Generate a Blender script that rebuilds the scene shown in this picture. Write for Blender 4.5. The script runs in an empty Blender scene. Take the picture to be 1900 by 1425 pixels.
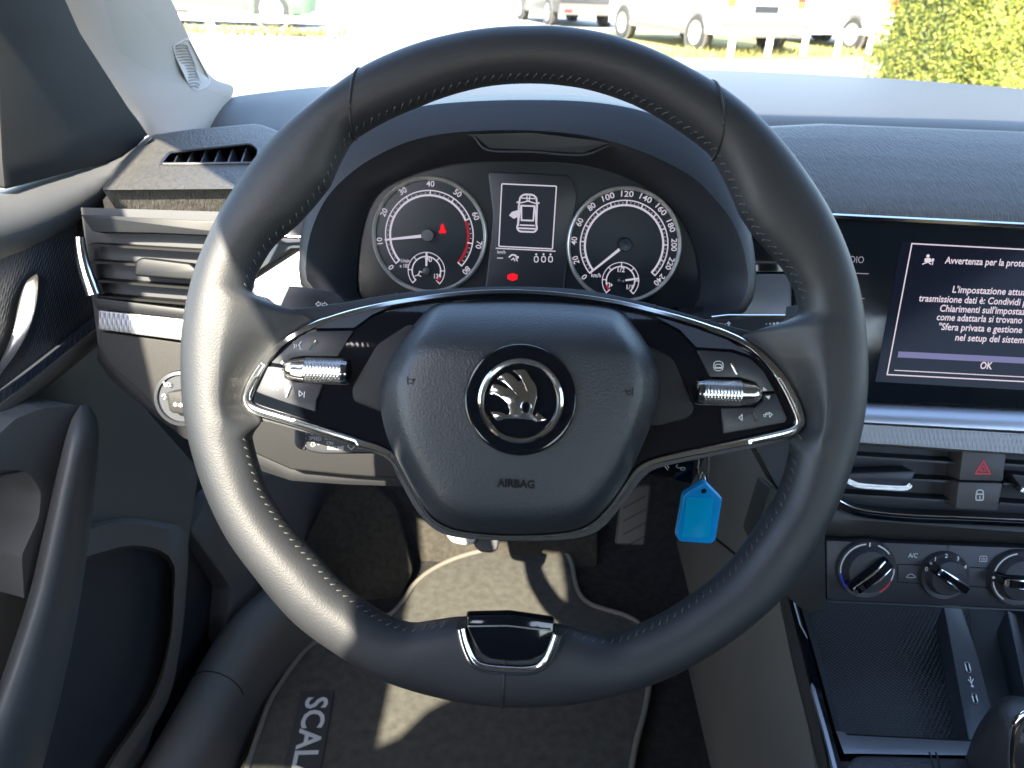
import bpy, bmesh, math, random
from math import sin, cos, tan, pi, radians, degrees, sqrt, atan2
from mathutils import Vector as V, Matrix
from mathutils.bvhtree import BVHTree
random.seed(7)
S = bpy.context.scene
COL = S.collection
# ------------------------------------------------------------------ camera
IW, IH, F = 1900.0, 1425.0, 1427.0          # photograph size and focal length in its pixels
PITCH, ROLL = radians(28), radians(2.3)
CAM = V((-.0065, 0, 1.18))
AX = V((0, cos(PITCH), -sin(PITCH)))
R0, U0 = V((1, 0, 0)), V((0, sin(PITCH), cos(PITCH)))
CR = R0*cos(ROLL) + U0*sin(ROLL)
CU = U0*cos(ROLL) - R0*sin(ROLL)
cd = bpy.data.cameras.new('camera'); co = bpy.data.objects.new('camera', cd); COL.objects.link(co)
cd.sensor_width = 36; cd.lens = 36*F/IW; cd.clip_start = .01; cd.clip_end = 500
cd.dof.use_dof = True; cd.dof.focus_distance = .53; cd.dof.aperture_fstop = 13
M = Matrix((CR, CU, -AX)).transposed().to_4x4(); M.translation = CAM; co.matrix_world = M
S.camera = co
# ------------------------------------------------------------------ sky, sun, exposure
EXPO = 3.0
SUN_DIR = V((.205, .715, -.68)).normalized()
wd = bpy.data.worlds.new('World'); S.world = wd; wd.use_nodes = True
nt = wd.node_tree; bg = nt.nodes['Background']
sk = nt.nodes.new('ShaderNodeTexSky'); sk.sky_type = 'NISHITA'; sk.sun_disc = False
sk.sun_elevation = math.asin(-SUN_DIR.z); sk.sun_rotation = atan2(-SUN_DIR.x, -SUN_DIR.y)
nt.links.new(sk.outputs[0], bg.inputs[0]); bg.inputs[1].default_value = .15
sl = bpy.data.lights.new('sun', 'SUN'); sl.energy = 4.6; sl.angle = radians(.5); sl.color = (1, .905, .74)
so = bpy.data.objects.new('sun', sl); COL.objects.link(so)
so.rotation_euler = SUN_DIR.to_track_quat('-Z', 'Y').to_euler(); so.location = (-2, -6, 6)
S.view_settings.view_transform = 'Standard'; S.view_settings.look = 'None'
S.view_settings.exposure = EXPO; S.view_settings.gamma = 1; S.view_settings.use_curve_mapping = False
S.cycles.use_denoising = True
S.cycles.max_bounces = 10; S.cycles.diffuse_bounces = 5; S.cycles.transparent_max_bounces = 12
S.cycles.sample_clamp_indirect = 6
# ------------------------------------------------------------------ materials
def principled(name):
    m = bpy.data.materials.new(name); m.use_nodes = True
    return m, m.node_tree, m.node_tree.nodes['Principled BSDF']
def mat(name, col, rough=.5, metal=0, bump=None, scale=500, strength=.3, dist=.0004, spec=.5, coat=0, var=0, vscale=20, emit=0, sheen=0, rvar=0):
    m, t, b = principled(name)
    b.inputs['Base Color'].default_value = (*col, 1); b.inputs['Roughness'].default_value = rough
    b.inputs['Metallic'].default_value = metal; b.inputs['Specular IOR Level'].default_value = spec
    b.inputs['Coat Weight'].default_value = coat; b.inputs['Coat Roughness'].default_value = .03
    b.inputs['Sheen Weight'].default_value = sheen
    if emit: b.inputs['Emission Color'].default_value = (*col, 1); b.inputs['Emission Strength'].default_value = emit
    N, L = t.nodes, t.links
    tc = N.new('ShaderNodeTexCoord').outputs['Object']
    if var:
        nz = N.new('ShaderNodeTexNoise'); nz.inputs['Scale'].default_value = vscale; nz.inputs['Detail'].default_value = 6
        L.new(tc, nz.inputs['Vector'])
        rp = N.new('ShaderNodeMapRange'); rp.inputs[1].default_value = .3; rp.inputs[2].default_value = .7
        rp.inputs[3].default_value = 1-var; rp.inputs[4].default_value = 1+var; L.new(nz.outputs[0], rp.inputs[0])
        mx = N.new('ShaderNodeMix'); mx.data_type = 'RGBA'; mx.blend_type = 'MULTIPLY'; mx.inputs[0].default_value = 1
        mx.inputs[6].default_value = (*col, 1); L.new(rp.outputs[0], mx.inputs[7]); L.new(mx.outputs[2], b.inputs['Base Color'])
    if rvar:
        nz = N.new('ShaderNodeTexNoise'); nz.inputs['Scale'].default_value = 35; nz.inputs['Detail'].default_value = 8; L.new(tc, nz.inputs['Vector'])
        rp = N.new('ShaderNodeMapRange'); rp.inputs[1].default_value = .3; rp.inputs[2].default_value = .7
        rp.inputs[3].default_value = max(.02, rough-rvar); rp.inputs[4].default_value = rough+rvar; L.new(nz.outputs[0], rp.inputs[0]); L.new(rp.outputs[0], b.inputs['Roughness'])
    if bump:
        bp = N.new('ShaderNodeBump'); bp.inputs['Strength'].default_value = strength; bp.inputs['Distance'].default_value = dist
        if bump == 'grain':
            vo = N.new('ShaderNodeTexVoronoi'); vo.inputs['Scale'].default_value = scale; vo.feature = 'SMOOTH_F1'; L.new(tc, vo.inputs['Vector']); h = vo.outputs[0]
        elif bump == 'noise':
            no = N.new('ShaderNodeTexNoise'); no.inputs['Scale'].default_value = scale; no.inputs['Detail'].default_value = 5; L.new(tc, no.inputs['Vector']); h = no.outputs[0]
        elif bump in ('weave', 'hatch', 'knurl', 'rib'):
            def wave(axis, rot):
                mp = N.new('ShaderNodeMapping'); mp.inputs['Rotation'].default_value = rot; L.new(tc, mp.inputs['Vector'])
                w = N.new('ShaderNodeTexWave'); w.bands_direction = axis; w.inputs['Scale'].default_value = scale/10
                w.inputs['Distortion'].default_value = .15 if bump == 'weave' else 0; w.inputs['Detail'].default_value = 1; L.new(mp.outputs[0], w.inputs['Vector']); return w.outputs[0]
            if bump == 'hatch':
                mp = N.new('ShaderNodeMapping'); mp.inputs['Rotation'].default_value = (.3, .9, .75); mp.inputs['Scale'].default_value = (1, .22, .3); L.new(tc, mp.inputs['Vector'])
                no = N.new('ShaderNodeTexNoise'); no.inputs['Scale'].default_value = scale/2; no.inputs['Detail'].default_value = 3; L.new(mp.outputs[0], no.inputs['Vector']); h = no.outputs[0]
            elif bump == 'rib': h = wave('X', (0, .5, .2))
            else:
                a, c = wave('X', (0, .6, .6)), wave('X', (0, -.6, -.6))
                mm = N.new('ShaderNodeMath'); mm.operation = 'MULTIPLY'; L.new(a, mm.inputs[0]); L.new(c, mm.inputs[1]); h = mm.outputs[0]
        L.new(h, bp.inputs['Height']); L.new(bp.outputs[0], b.inputs['Normal'])
    return m
EK = 1/2**EXPO
def glow(name, col, k=1.0, base=(.02, .02, .02)):
    m, t, b = principled(name); b.inputs['Base Color'].default_value = (*base, 1); b.inputs['Roughness'].default_value = .12; b.inputs['Specular IOR Level'].default_value = .08
    b.inputs['Emission Color'].default_value = (*col, 1); b.inputs['Emission Strength'].default_value = k*EK; return m
LEATHER = mat('black_leather', (.0150, .0162, .0182), .51, bump='grain', scale=1250, strength=.4, dist=.0002, spec=.46, rvar=.04)  # blue of the skylight is put into this and the other bluish blacks
LEATHER2 = mat('black_leather_gaiter', (.02, .02, .022), .42, bump='grain', scale=500, strength=.5, dist=.0005)
PAD = mat('grained_pad_plastic', (.0145, .017, .0205), .44, bump='grain', scale=1000, strength=.6, dist=.0003)
DASH = mat('soft_dash_plastic', (.044, .042, .037), .55, bump='hatch', scale=1300, strength=1, dist=.0018, var=.2, vscale=200)
DASHG = mat('grained_dash_plastic', (.027, .0255, .0235), .5, bump='grain', scale=1300, strength=.4, dist=.0003)
DASHLOW = mat('hard_grey_plastic', (.019, .0188, .0172), .6, spec=.25, bump='grain', scale=1500, strength=.4, dist=.0003)
SMOOTH = mat('smooth_black_plastic', (.015, .017, .021), .42)
VENT = mat('vent_black_plastic', (.0055, .0055, .0055), .5, spec=.1)
STRIPM = mat('dark_satin_strip', (.0050, .0056, .0062), .42, spec=.2)
MATTE = mat('matte_black_plastic', (.013, .015, .018), .6)
BTN = mat('satin_black_button', (.018, .019, .023), .42, rvar=.03)
PIANO = mat('piano_black', (.003, .004, .006), .07, spec=.45, rvar=.015)
GLASSB = mat('black_screen_glass', (.005, .007, .010), .11, spec=.4, rvar=.06)
CHROME = mat('chrome', (.78, .77, .74), .1, 1)
DCHROME = mat('dark_chrome', (.42, .42, .42), .14, 1)
SATIN = mat('satin_silver', (.36, .375, .405), .38, .8)
KNURL = mat('knurled_metal', (.7, .7, .7), .25, 1, bump='knurl', scale=2600, strength=.7, dist=.0003)
TEXSILVER = mat('textured_silver_trim', (.20, .20, .205), .42, .6, bump='weave', scale=1150, strength=.5, dist=.0004)
PILLAR = mat('woven_beige_pillar', (.27, .235, .195), .85, bump='rib', scale=2600, strength=.15, dist=.0002, var=.03, vscale=8)
GRIL = mat('pillar_grille_plastic', (.29, .25, .21), .6)
CARPET = mat('black_carpet', (.022, .021, .019), .95, bump='noise', scale=900, strength=1, dist=.003, var=.3, vscale=90, spec=.1)
FOOT = mat('worn_carpet', (.042, .038, .031), .95, bump='noise', scale=900, strength=1, dist=.003, var=.25, vscale=120, spec=.1)
MATF = mat('dusty_mat_carpet', (.072, .070, .060), .95, bump='noise', scale=1500, strength=1, dist=.002, var=.2, vscale=70, spec=.1)
PIPING = mat('mat_piping', (.115, .105, .085), .8, bump='noise', scale=1500, strength=.5, dist=.001)
DOORP = mat('door_plastic', (.085, .079, .070), .6, bump='grain', scale=800, strength=.4, dist=.0004)
POCKET = mat('door_pocket_plastic', (.026, .028, .031), .6)
DOORTEX = mat('door_textured_panel', (.028, .033, .042), .5, bump='weave', scale=1500, strength=.9, dist=.0006, spec=.35)
DOORTOP = mat('door_shoulder_plastic', (.052, .053, .053), .65, bump='rib', scale=2600, strength=.2, dist=.0002, spec=.3)
HOODM = mat('grained_hood_plastic', (.0095, .0105, .012), .5, spec=.35, bump='grain', scale=1100, strength=.4, dist=.0003)
HANDLE = mat('door_handle_plastic', (.060, .060, .059), .46, bump='grain', scale=1100, strength=.45, dist=.0003)
RECESS = mat('recess_shade_plastic', (.0045, .005, .006), .6, spec=.3)  # near-black, standing in for shade in hub recesses and under the knee lip
BLANKM = mat('sky_sheen_plastic', (.04, .045, .058), .32)  # paler and bluer than the buttons: sky reflection put into the colour
LEVER = mat('satin_chrome', (.74, .73, .70), .3, 1)
KNEE = mat('shaded_knee_plastic', (.009, .009, .0086), .6, spec=.25, bump='grain', scale=1500, strength=.3, dist=.0003)  # lower dash plastic darkened in place of a downward-facing slope
TRIMC = mat('trim_chrome', (.60, .60, .58), .12, 1)
SAIL = mat('dusty_corner_panel', (.010, .0105, .0105), .65, var=.2, vscale=12, spec=.25)
CONS = mat('console_side_plastic', (.105, .098, .08), .6, bump='grain', scale=900, strength=.3, dist=.0004, var=.06, vscale=12)
TRAY = mat('rubber_tray_mat', (.009, .0095, .010), .55, spec=.3, bump='weave', scale=1000, strength=.8, dist=.0006)
HEADL = mat('grey_headliner', (.10, .10, .10), .9)
DECOR = mat('shaded_silver_decor', (.10, .103, .112), .42, .5)  # darker copy of the silver decor, with its shade in the colour
PAINT = mat('dark_body_paint', (.02, .022, .026), .3)
STITCH = mat('grey_thread', (.055, .055, .054), .75)
SEAMM = mat('leather_seam', (.006, .006, .006), .6)
BLUE = mat('blue_plastic', (.0, .21, .50), .28, spec=.5)
BLUEW = mat('blue_window_plastic', (.0, .27, .49), .16, spec=.5)
INK = mat('debossed_lettering', (.003, .003, .004), .7, spec=.2)
GREYPRINT = mat('grey_print', (.42, .42, .42), .6)
WHITEPRINT = mat('white_print', (.62, .62, .60), .6)
REDPRINT = mat('red_print', (.55, .03, .05), .6)
BLUEPRINT = mat('blue_print', (.02, .05, .7), .6)
WHITEGLOW = glow('lit_white_marking', (.62, .58, .68), .95)
DIMGLOW = glow('lit_grey_marking', (.5, .47, .56), .55)
REDGLOW = glow('lit_red_marking', (.5, .01, .03), .62)
TELL = glow('lit_red_telltale', (1, .0, .01), 1.3)
DIAL = mat('dial_face', (.008, .012, .017), .3)  # bluish tint stands in for sky and lens reflections
SCREENBG = glow('lit_screen', (.005, .007, .017), .9, (.003, .003, .005))
SCREENTXT = glow('lit_screen_text', (.80, .68, .78), 1.0)
SCREENBAR = glow('lit_screen_bar', (.22, .20, .42), .8)
CONCRETE = mat('pale_concrete', (.27, .262, .24), .9, bump='noise', scale=8, strength=.3, dist=.01, var=.25, vscale=1.2)
GRASSM = mat('dry_grass', (.24, .22, .07), .9, bump='noise', scale=30, strength=1, dist=.03, var=.4, vscale=5)
WPAINT = mat('white_paint', (.8, .8, .8), .35)
WVAN = mat('white_car_paint', (.78, .78, .77), .25, coat=.6)
GVAN = mat('green_car_paint', (.06, .17, .06), .5)
DVAN = mat('dark_grey_car_paint', (.03, .028, .028), .3, coat=.5)
TYRE = mat('tyre_rubber', (.03, .03, .03), .8)
RIMM = mat('wheel_alloy', (.6, .6, .58), .35, .7)
BUMP = mat('grey_bumper_plastic', (.11, .10, .09), .6)
TAIL = mat('red_lamp_lens', (.6, .02, .02), .2, coat=.5)
ORANGE = mat('orange_lamp_lens', (.8, .3, .02), .2, coat=.5)
WINGL = mat('dark_car_glass', (.02, .025, .03), .05)
GPOST = mat('green_post_paint', (.06, .25, .12), .5)
def leaf_mat():
    m, t, b = principled('hedge_leaves'); N, L = t.nodes, t.links
    oi = N.new('ShaderNodeTexNoise'); oi.inputs['Scale'].default_value = 9; oi.inputs['Detail'].default_value = 5
    g = N.new('ShaderNodeNewGeometry')
    cr = N.new('ShaderNodeValToRGB'); cr.color_ramp.elements[0].color = (.035, .055, .008, 1); cr.color_ramp.elements[1].color = (.30, .27, .05, 1)  # dark end of the leaf tones stands in for gaps and twigs
    e = cr.color_ramp.elements.new(.5); e.color = (.17, .20, .025, 1)
    mx = N.new('ShaderNodeMath'); mx.operation = 'ADD'
    mp = N.new('ShaderNodeMath'); mp.operation = 'MULTIPLY_ADD'; mp.inputs[1].default_value = .7; mp.inputs[2].default_value = -.35
    L.new(g.outputs['Random Per Island'], mp.inputs[0]); L.new(oi.outputs[0], mx.inputs[0]); L.new(mp.outputs[0], mx.inputs[1])
    L.new(mx.outputs[0], cr.inputs[0]); L.new(cr.outputs[0], b.inputs['Base Color']); b.inputs['Roughness'].default_value = .6
    tr = N.new('ShaderNodeBsdfTranslucent'); L.new(cr.outputs[0], tr.inputs[0])
    ms = N.new('ShaderNodeMixShader'); ms.inputs[0].default_value = .3; L.new(b.outputs[0], ms.inputs[1]); L.new(tr.outputs[0], ms.inputs[2])
    L.new(ms.outputs[0], N['Material Output'].inputs[0]); return m
LEAF = leaf_mat()
def pane_mat():
    m = bpy.data.materials.new('clear_glass'); m.use_nodes = True; t = m.node_tree; N, L = t.nodes, t.links
    N.remove(N['Principled BSDF'])
    tr = N.new('ShaderNodeBsdfTransparent'); tr.inputs[0].default_value = (.94, .96, .95, 1)
    gl = N.new('ShaderNodeBsdfGlossy'); gl.inputs['Roughness'].default_value = .02
    lw = N.new('ShaderNodeLayerWeight'); pw = N.new('ShaderNodeMath'); pw.operation = 'POWER'; pw.inputs[1].default_value = 5; L.new(lw.outputs['Facing'], pw.inputs[0])
    fr = N.new('ShaderNodeMath'); fr.operation = 'MULTIPLY_ADD'; fr.inputs[1].default_value = .5; fr.inputs[2].default_value = .03; L.new(pw.outputs[0], fr.inputs[0])
    ms = N.new('ShaderNodeMixShader'); L.new(fr.outputs[0], ms.inputs[0]); L.new(tr.outputs[0], ms.inputs[1]); L.new(gl.outputs[0], ms.inputs[2])
    L.new(ms.outputs[0], N['Material Output'].inputs[0]); return m
PANE = pane_mat()
# ------------------------------------------------------------------ helpers
def ray(x, y): return AX + CR*((x-IW/2)/F) + CU*((IH/2-y)/F)
def at(x, y, t): return CAM + ray(x, y)*t
class Plane:
    def __init__(s, o, n, ex=None):
        s.o = V(o); s.n = V(n).normalized()
        e = V(ex) if ex else V((1, 0, 0)); s.ex = (e - s.n*e.dot(s.n)).normalized(); s.ey = s.n.cross(s.ex)
    def p(s, x, y, h=0):
        d = ray(x, y); t = (s.o + s.n*h - CAM).dot(s.n)/d.dot(s.n); return CAM + d*t
    def ps(s, pts, h=0): return [s.p(x, y, h) for x, y in pts]
    def mpp(s, x, y, h=0): return (s.p(x+1, y, h) - s.p(x-1, y, h)).length/2
def tilt(a): a = radians(a); return V((0, -cos(a), sin(a)))
def flat(z): return Plane((0, 0, z), (0, 0, 1))
WP = Plane(at(973, 680, .42), tilt(26))
FP = Plane((0, .66, .997), tilt(21))
CP = Plane(at(977, 440, .62), tilt(18))
DA = radians(15)
DP = Plane((-.40, .68, 0), (cos(DA), -sin(DA), 0), (sin(DA), cos(DA), 0))
OFF = {}
def link(o, parent=None):
    COL.objects.link(o)
    if parent: o.parent = parent
def thing(name, label, cat, loc=(0, 0, 0), group=None, kind='thing'):
    o = bpy.data.objects.new(name, None); o.empty_display_size = .02; o.location = loc; COL.objects.link(o)
    OFF[o] = V(loc); return tag(o, label, cat, group, kind)
def tag(o, label, cat, group=None, kind='thing'):
    o['label'] = label; o['category'] = cat; o['kind'] = kind
    if group: o['group'] = group
    return o
def mesh(name, vs, fs, m, parent=None, ang=35, label=None):
    off = OFF.get(parent, V((0, 0, 0)))
    me = bpy.data.meshes.new(name); me.from_pydata([tuple(V(v)-off) for v in vs], [], fs)
    bm = bmesh.new(); bm.from_mesh(me); bmesh.ops.recalc_face_normals(bm, faces=bm.faces); bm.to_mesh(me); bm.free()
    me.materials.append(m); me.shade_smooth()
    if ang: me.set_sharp_from_angle(angle=radians(ang))
    o = bpy.data.objects.new(name, me); link(o, parent); OFF[o] = off
    if label: o['label'] = label
    return o
class MB:
    def __init__(s): s.v, s.f = [], []
    def add(s, vs, fs):
        b = len(s.v); s.v += [V(v) for v in vs]; s.f += [[i+b for i in f] for f in fs]; return s
    def build(s, name, m, parent=None, ang=35, label=None): return mesh(name, s.v, s.f, m, parent, ang, label)
def spl(pts, n=8, closed=False):
    P = [V(p) for p in pts]; N = len(P); out = []
    for i in range(N if closed else N-1):
        if closed: a, b, c, d = P[(i-1) % N], P[i], P[(i+1) % N], P[(i+2) % N]
        else: a, b, c, d = P[max(i-1, 0)], P[i], P[i+1], P[min(i+2, N-1)]
        for k in range(n):
            t = k/n
            out.append(.5*((2*b) + (c-a)*t + (2*a-5*b+4*c-d)*t*t + (3*b-a-3*c+d)*t**3))
    if not closed: out.append(P[-1].copy())
    return out
def spx(pts, n=6, closed=False): return [(q[0], q[1]) for q in spl([(x, y, 0) for x, y in pts], n, closed)]
def rnd(pts, r, n=4):
    """round the corners of a pixel polygon"""
    out = []; N = len(pts)
    for i in range(N):
        a, b, c = V(pts[i-1]+(0,)), V(pts[i]+(0,)), V(pts[(i+1) % N]+(0,))
        rr = r[i] if isinstance(r, (list, tuple)) else r
        d1, d2 = (a-b), (c-b); l = min(rr, d1.length*.45, d2.length*.45); p, q = b+d1.normalized()*l, b+d2.normalized()*l
        for k in range(n+1):
            t = k/n; w = p*(1-t)**2 + b*2*t*(1-t) + q*t*t; out.append((w[0], w[1]))
    return out
def prism_geo(top, down, bevel=0, seg=2):
    bm = bmesh.new(); vs = [bm.verts.new(p) for p in top]; f = bm.faces.new(vs)
    f.normal_update()
    if f.normal.dot(V(down)) > 0: f.normal_flip()
    r = bmesh.ops.extrude_face_region(bm, geom=[f]); nv = [g for g in r['geom'] if isinstance(g, bmesh.types.BMVert)]
    bmesh.ops.translate(bm, verts=nv, vec=V(down))
    if bevel:
        te = [e for e in bm.edges if e.verts[0] in vs and e.verts[1] in vs]
        bmesh.ops.bevel(bm, geom=te, offset=bevel, segments=seg, profile=.5, affect='EDGES', clamp_overlap=True)
    bm.verts.index_update(); V_ = [v.co.copy() for v in bm.verts]; F_ = [[v.index for v in g.verts] for g in bm.faces]; bm.free(); return V_, F_
def prism(name, m, parent, pl, px, h1, h0, bevel=0, seg=2, ang=35, label=None):
    v, f = prism_geo(pl.ps(px, h1), -pl.n*(h1-h0), bevel, seg); return mesh(name, v, f, m, parent, ang, label)
def sweep_geo(path, nrm, sec, closed=False, ws=None, hs=None, cap=True):
    """section points (a along the side, b along nrm) carried along a path"""
    n = len(path); k = len(sec); vs, fs = [], []
    for i, p in enumerate(path):
        a = path[(i-1) % n] if closed or i else path[0]; b = path[(i+1) % n] if closed or i < n-1 else path[-1]
        nn = nrm[i] if isinstance(nrm, list) else nrm
        t = (b-a).normalized(); s = t.cross(nn).normalized(); u = s.cross(t).normalized()
        w = ws[i] if ws else 1; h = hs[i] if hs else (w if ws and hs is None else 1)
        vs += [p + s*(x*w) + u*(y*h) for x, y in sec]
    for i in range(n if closed else n-1):
        j = (i+1) % n
        for c in range(k): fs.append([i*k+c, i*k+(c+1) % k, j*k+(c+1) % k, j*k+c])
    if cap and not closed: fs += [list(range(k)), [(n-1)*k+c for c in range(k)]]
    return vs, fs
def circ(r, n=12, rb=None): rb = rb or r; return [(r*cos(2*pi*i/n), rb*sin(2*pi*i/n)) for i in range(n)]
def tube(path, r, n=10, closed=False, ws=None, nrm=V((.13, .21, .97))): return sweep_geo(path, nrm, circ(r, n), closed, ws)
def ring_geo(c, ex, ey, nz, prof, n=64):
    """lathe: prof = list of (radius, height)"""
    vs, fs = [], []; k = len(prof)
    for i in range(n):
        a = 2*pi*i/n; d = ex*cos(a) + ey*sin(a)
        vs += [c + d*r + nz*h for r, h in prof]
    for i in range(n):
        j = (i+1) % n
        for q in range(k-1): fs.append([i*k+q, i*k+q+1, j*k+q+1, j*k+q])
    return vs, fs
def lathe(mb, pl, px, py, prof, h=0, n=64):
    return mb.add(*ring_geo(pl.p(px, py, h), pl.ex, pl.ey, pl.n, prof, n))
def disc_geo(c, ex, ey, r, n=48, rb=None):
    rb = rb or r; return [c + ex*(r*cos(2*pi*i/n)) + ey*(rb*sin(2*pi*i/n)) for i in range(n)], [list(range(n))]
def arc(mb, c, pl, r, w, a0, a1, n=40, lift=0):
    vs, fs = [], []
    for i in range(n+1):
        a = radians(a0 + (a1-a0)*i/n); d = pl.ex*cos(a) + pl.ey*sin(a); vs += [c + d*(r-w/2) + pl.n*lift, c + d*(r+w/2) + pl.n*lift]
    for i in range(n): fs.append([2*i, 2*i+1, 2*i+3, 2*i+2])
    mb.add(vs, fs)
def bar(mb, a, b, w, pl, lift=0, w2=None):
    t = (b-a).normalized(); s = t.cross(pl.n).normalized(); w2 = w if w2 is None else w2; L = pl.n*lift
    mb.add([a - s*w/2 + L, a + s*w/2 + L, b + s*w2/2 + L, b - s*w2/2 + L], [[0, 1, 2, 3]])
def poly(mb, pl, px, h): mb.add(pl.ps(px, h), [list(range(len(px)))])
def lines(mb, pl, px, wpx, h, closed=False):
    """a drawn line of even width along pixel points"""
    P = pl.ps(px, h); n = len(P); w = pl.mpp(px[0][0], px[0][1], h)*wpx
    ext = w*.4
    for i in range(n if closed else n-1):
        a, b = P[i], P[(i+1) % n]; t = (b-a).normalized()*ext; bar(mb, a-t, b+t, w, pl)
def grid(rows):
    k = len(rows[0]); vs = [p for r in rows for p in r]
    return vs, [[i*k+j, i*k+j+1, (i+1)*k+j+1, (i+1)*k+j] for i in range(len(rows)-1) for j in range(k-1)]
_tc = {}
def glyphs(s, shear=0, bold=0, gap=1):
    key = (s, shear, bold, gap)
    if key not in _tc:
        c = bpy.data.curves.new('txt', 'FONT'); c.body = s; c.align_x = 'CENTER'; c.align_y = 'CENTER'; c.shear = shear; c.offset = bold; c.resolution_u = 3; c.space_character = gap
        o = bpy.data.objects.new('txt', c); COL.objects.link(o)
        me = bpy.data.meshes.new_from_object(o.evaluated_get(bpy.context.evaluated_depsgraph_get()))
        vs = [tuple(v.co) for v in me.vertices]; fs = [list(p.vertices) for p in me.polygons]
        bpy.data.objects.remove(o); bpy.data.curves.remove(c); bpy.data.meshes.remove(me)
        x0, x1 = min(v[0] for v in vs), max(v[0] for v in vs); cx = (x0+x1)/2
        _tc[key] = ([(v[0]-cx, v[1]) for v in vs], fs, x1-x0)
    return _tc[key]
CAPH = .70
def text(mb, s, pl, px, py, hpx, h, ang=0, wpx=None, shear=0, bold=.012, align='c', c=None, gap=1):
    """lettering hpx pixels tall centred at a pixel, laid on a plane"""
    vs, fs, w = glyphs(s, shear, bold, gap); m = pl.mpp(px, py, h); k = hpx*m/CAPH; kx = wpx*m/w if wpx else k
    o = c if c is not None else pl.p(px, py, h); a = radians(ang); ex, ey = pl.ex*cos(a)+pl.ey*sin(a), pl.ey*cos(a)-pl.ex*sin(a)
    sh = {'c': 0, 'l': w/2, 'r': -w/2}[align]
    mb.add([o + ex*((x+sh)*kx) + ey*(y*k) for x, y in vs], fs)
def drape(mb, bvh, eps):
    for i, p in enumerate(mb.v):
        d = (p-CAM).normalized(); q = bvh.ray_cast(CAM, d)
        if q[0]: mb.v[i] = q[0] - d*eps
def bvh_of(o):
    off = OFF.get(o, V((0, 0, 0))); me = o.data
    return BVHTree.FromPolygons([v.co+off for v in me.vertices], [list(p.vertices) for p in me.polygons])
def box(mb, c, sx, sy, sz, ex=V((1, 0, 0)), ey=V((0, 1, 0)), ez=V((0, 0, 1))):
    c = V(c); vs = [c + ex*(sx/2*i) + ey*(sy/2*j) + ez*(sz/2*k) for i in (-1, 1) for j in (-1, 1) for k in (-1, 1)]
    return mb.add(vs, [[0, 1, 3, 2], [4, 6, 7, 5], [0, 4, 5, 1], [2, 3, 7, 6], [0, 2, 6, 4], [1, 5, 7, 3]])
def lerp(a, b, t): return a + (b-a)*t
def interp(tab, x):
    for (x0, y0), (x1, y1) in zip(tab, tab[1:]):
        if x <= x1: return y0 + (y1-y0)*max(0, min(1, (x-x0)/(x1-x0)))
    return tab[-1][1]

# ================================================================== OUTDOORS
def ground_sheet():
    z = 0; o = mesh('ground', [(-80, -80, z), (80, -80, z), (80, 120, z), (-80, 120, z)], [[0, 1, 2, 3]], CONCRETE); o['kind'] = 'structure'
    a = mesh('grass_verge', [(1.5, 14.2, .004), (9.5, 16.0, .004), (9.5, 21.5, .004), (-.5, 21.5, .004)], [[0, 1, 2, 3]], GRASSM); a['kind'] = 'structure'
ground_sheet()
def railing(name, label, a, b, n, h, t, posts=True):
    a, b = V(a), V(b); r = thing(name, label, 'railing', tuple(a)); d = (b-a).normalized(); s = V((-d.y, d.x, 0))
    m = MB(); box(m, (a+b)/2 + V((0, 0, h)), (b-a).length, t, t, d, s); m.build('top_rail', WPAINT, r)
    for i in range(n):
        p = lerp(a, b, (i+.5)/n); m = MB(); box(m, p+V((0, 0, h/2)), t*1.1, t*.9, h-t, d, s); m.build('post', WPAINT, r)
railing('low_railing', 'low white railing before the green car, posts in yellowish grass', (-11, 14.4, 0), (-2.6, 15.9, 0), 4, .31, .11)
railing('low_railing', 'low white railing with close posts beside the hedge and white vans', (3.2, 14.5, 0), (7.9, 17.2, 0), 6, .45, .075)
# green thin post
m = MB(); box(m, (-3.05, 16.6, .9), .05, .05, 1.8); tag(m.build('thin_post', GPOST), 'thin green upright post standing past the white railing', 'post')
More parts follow.
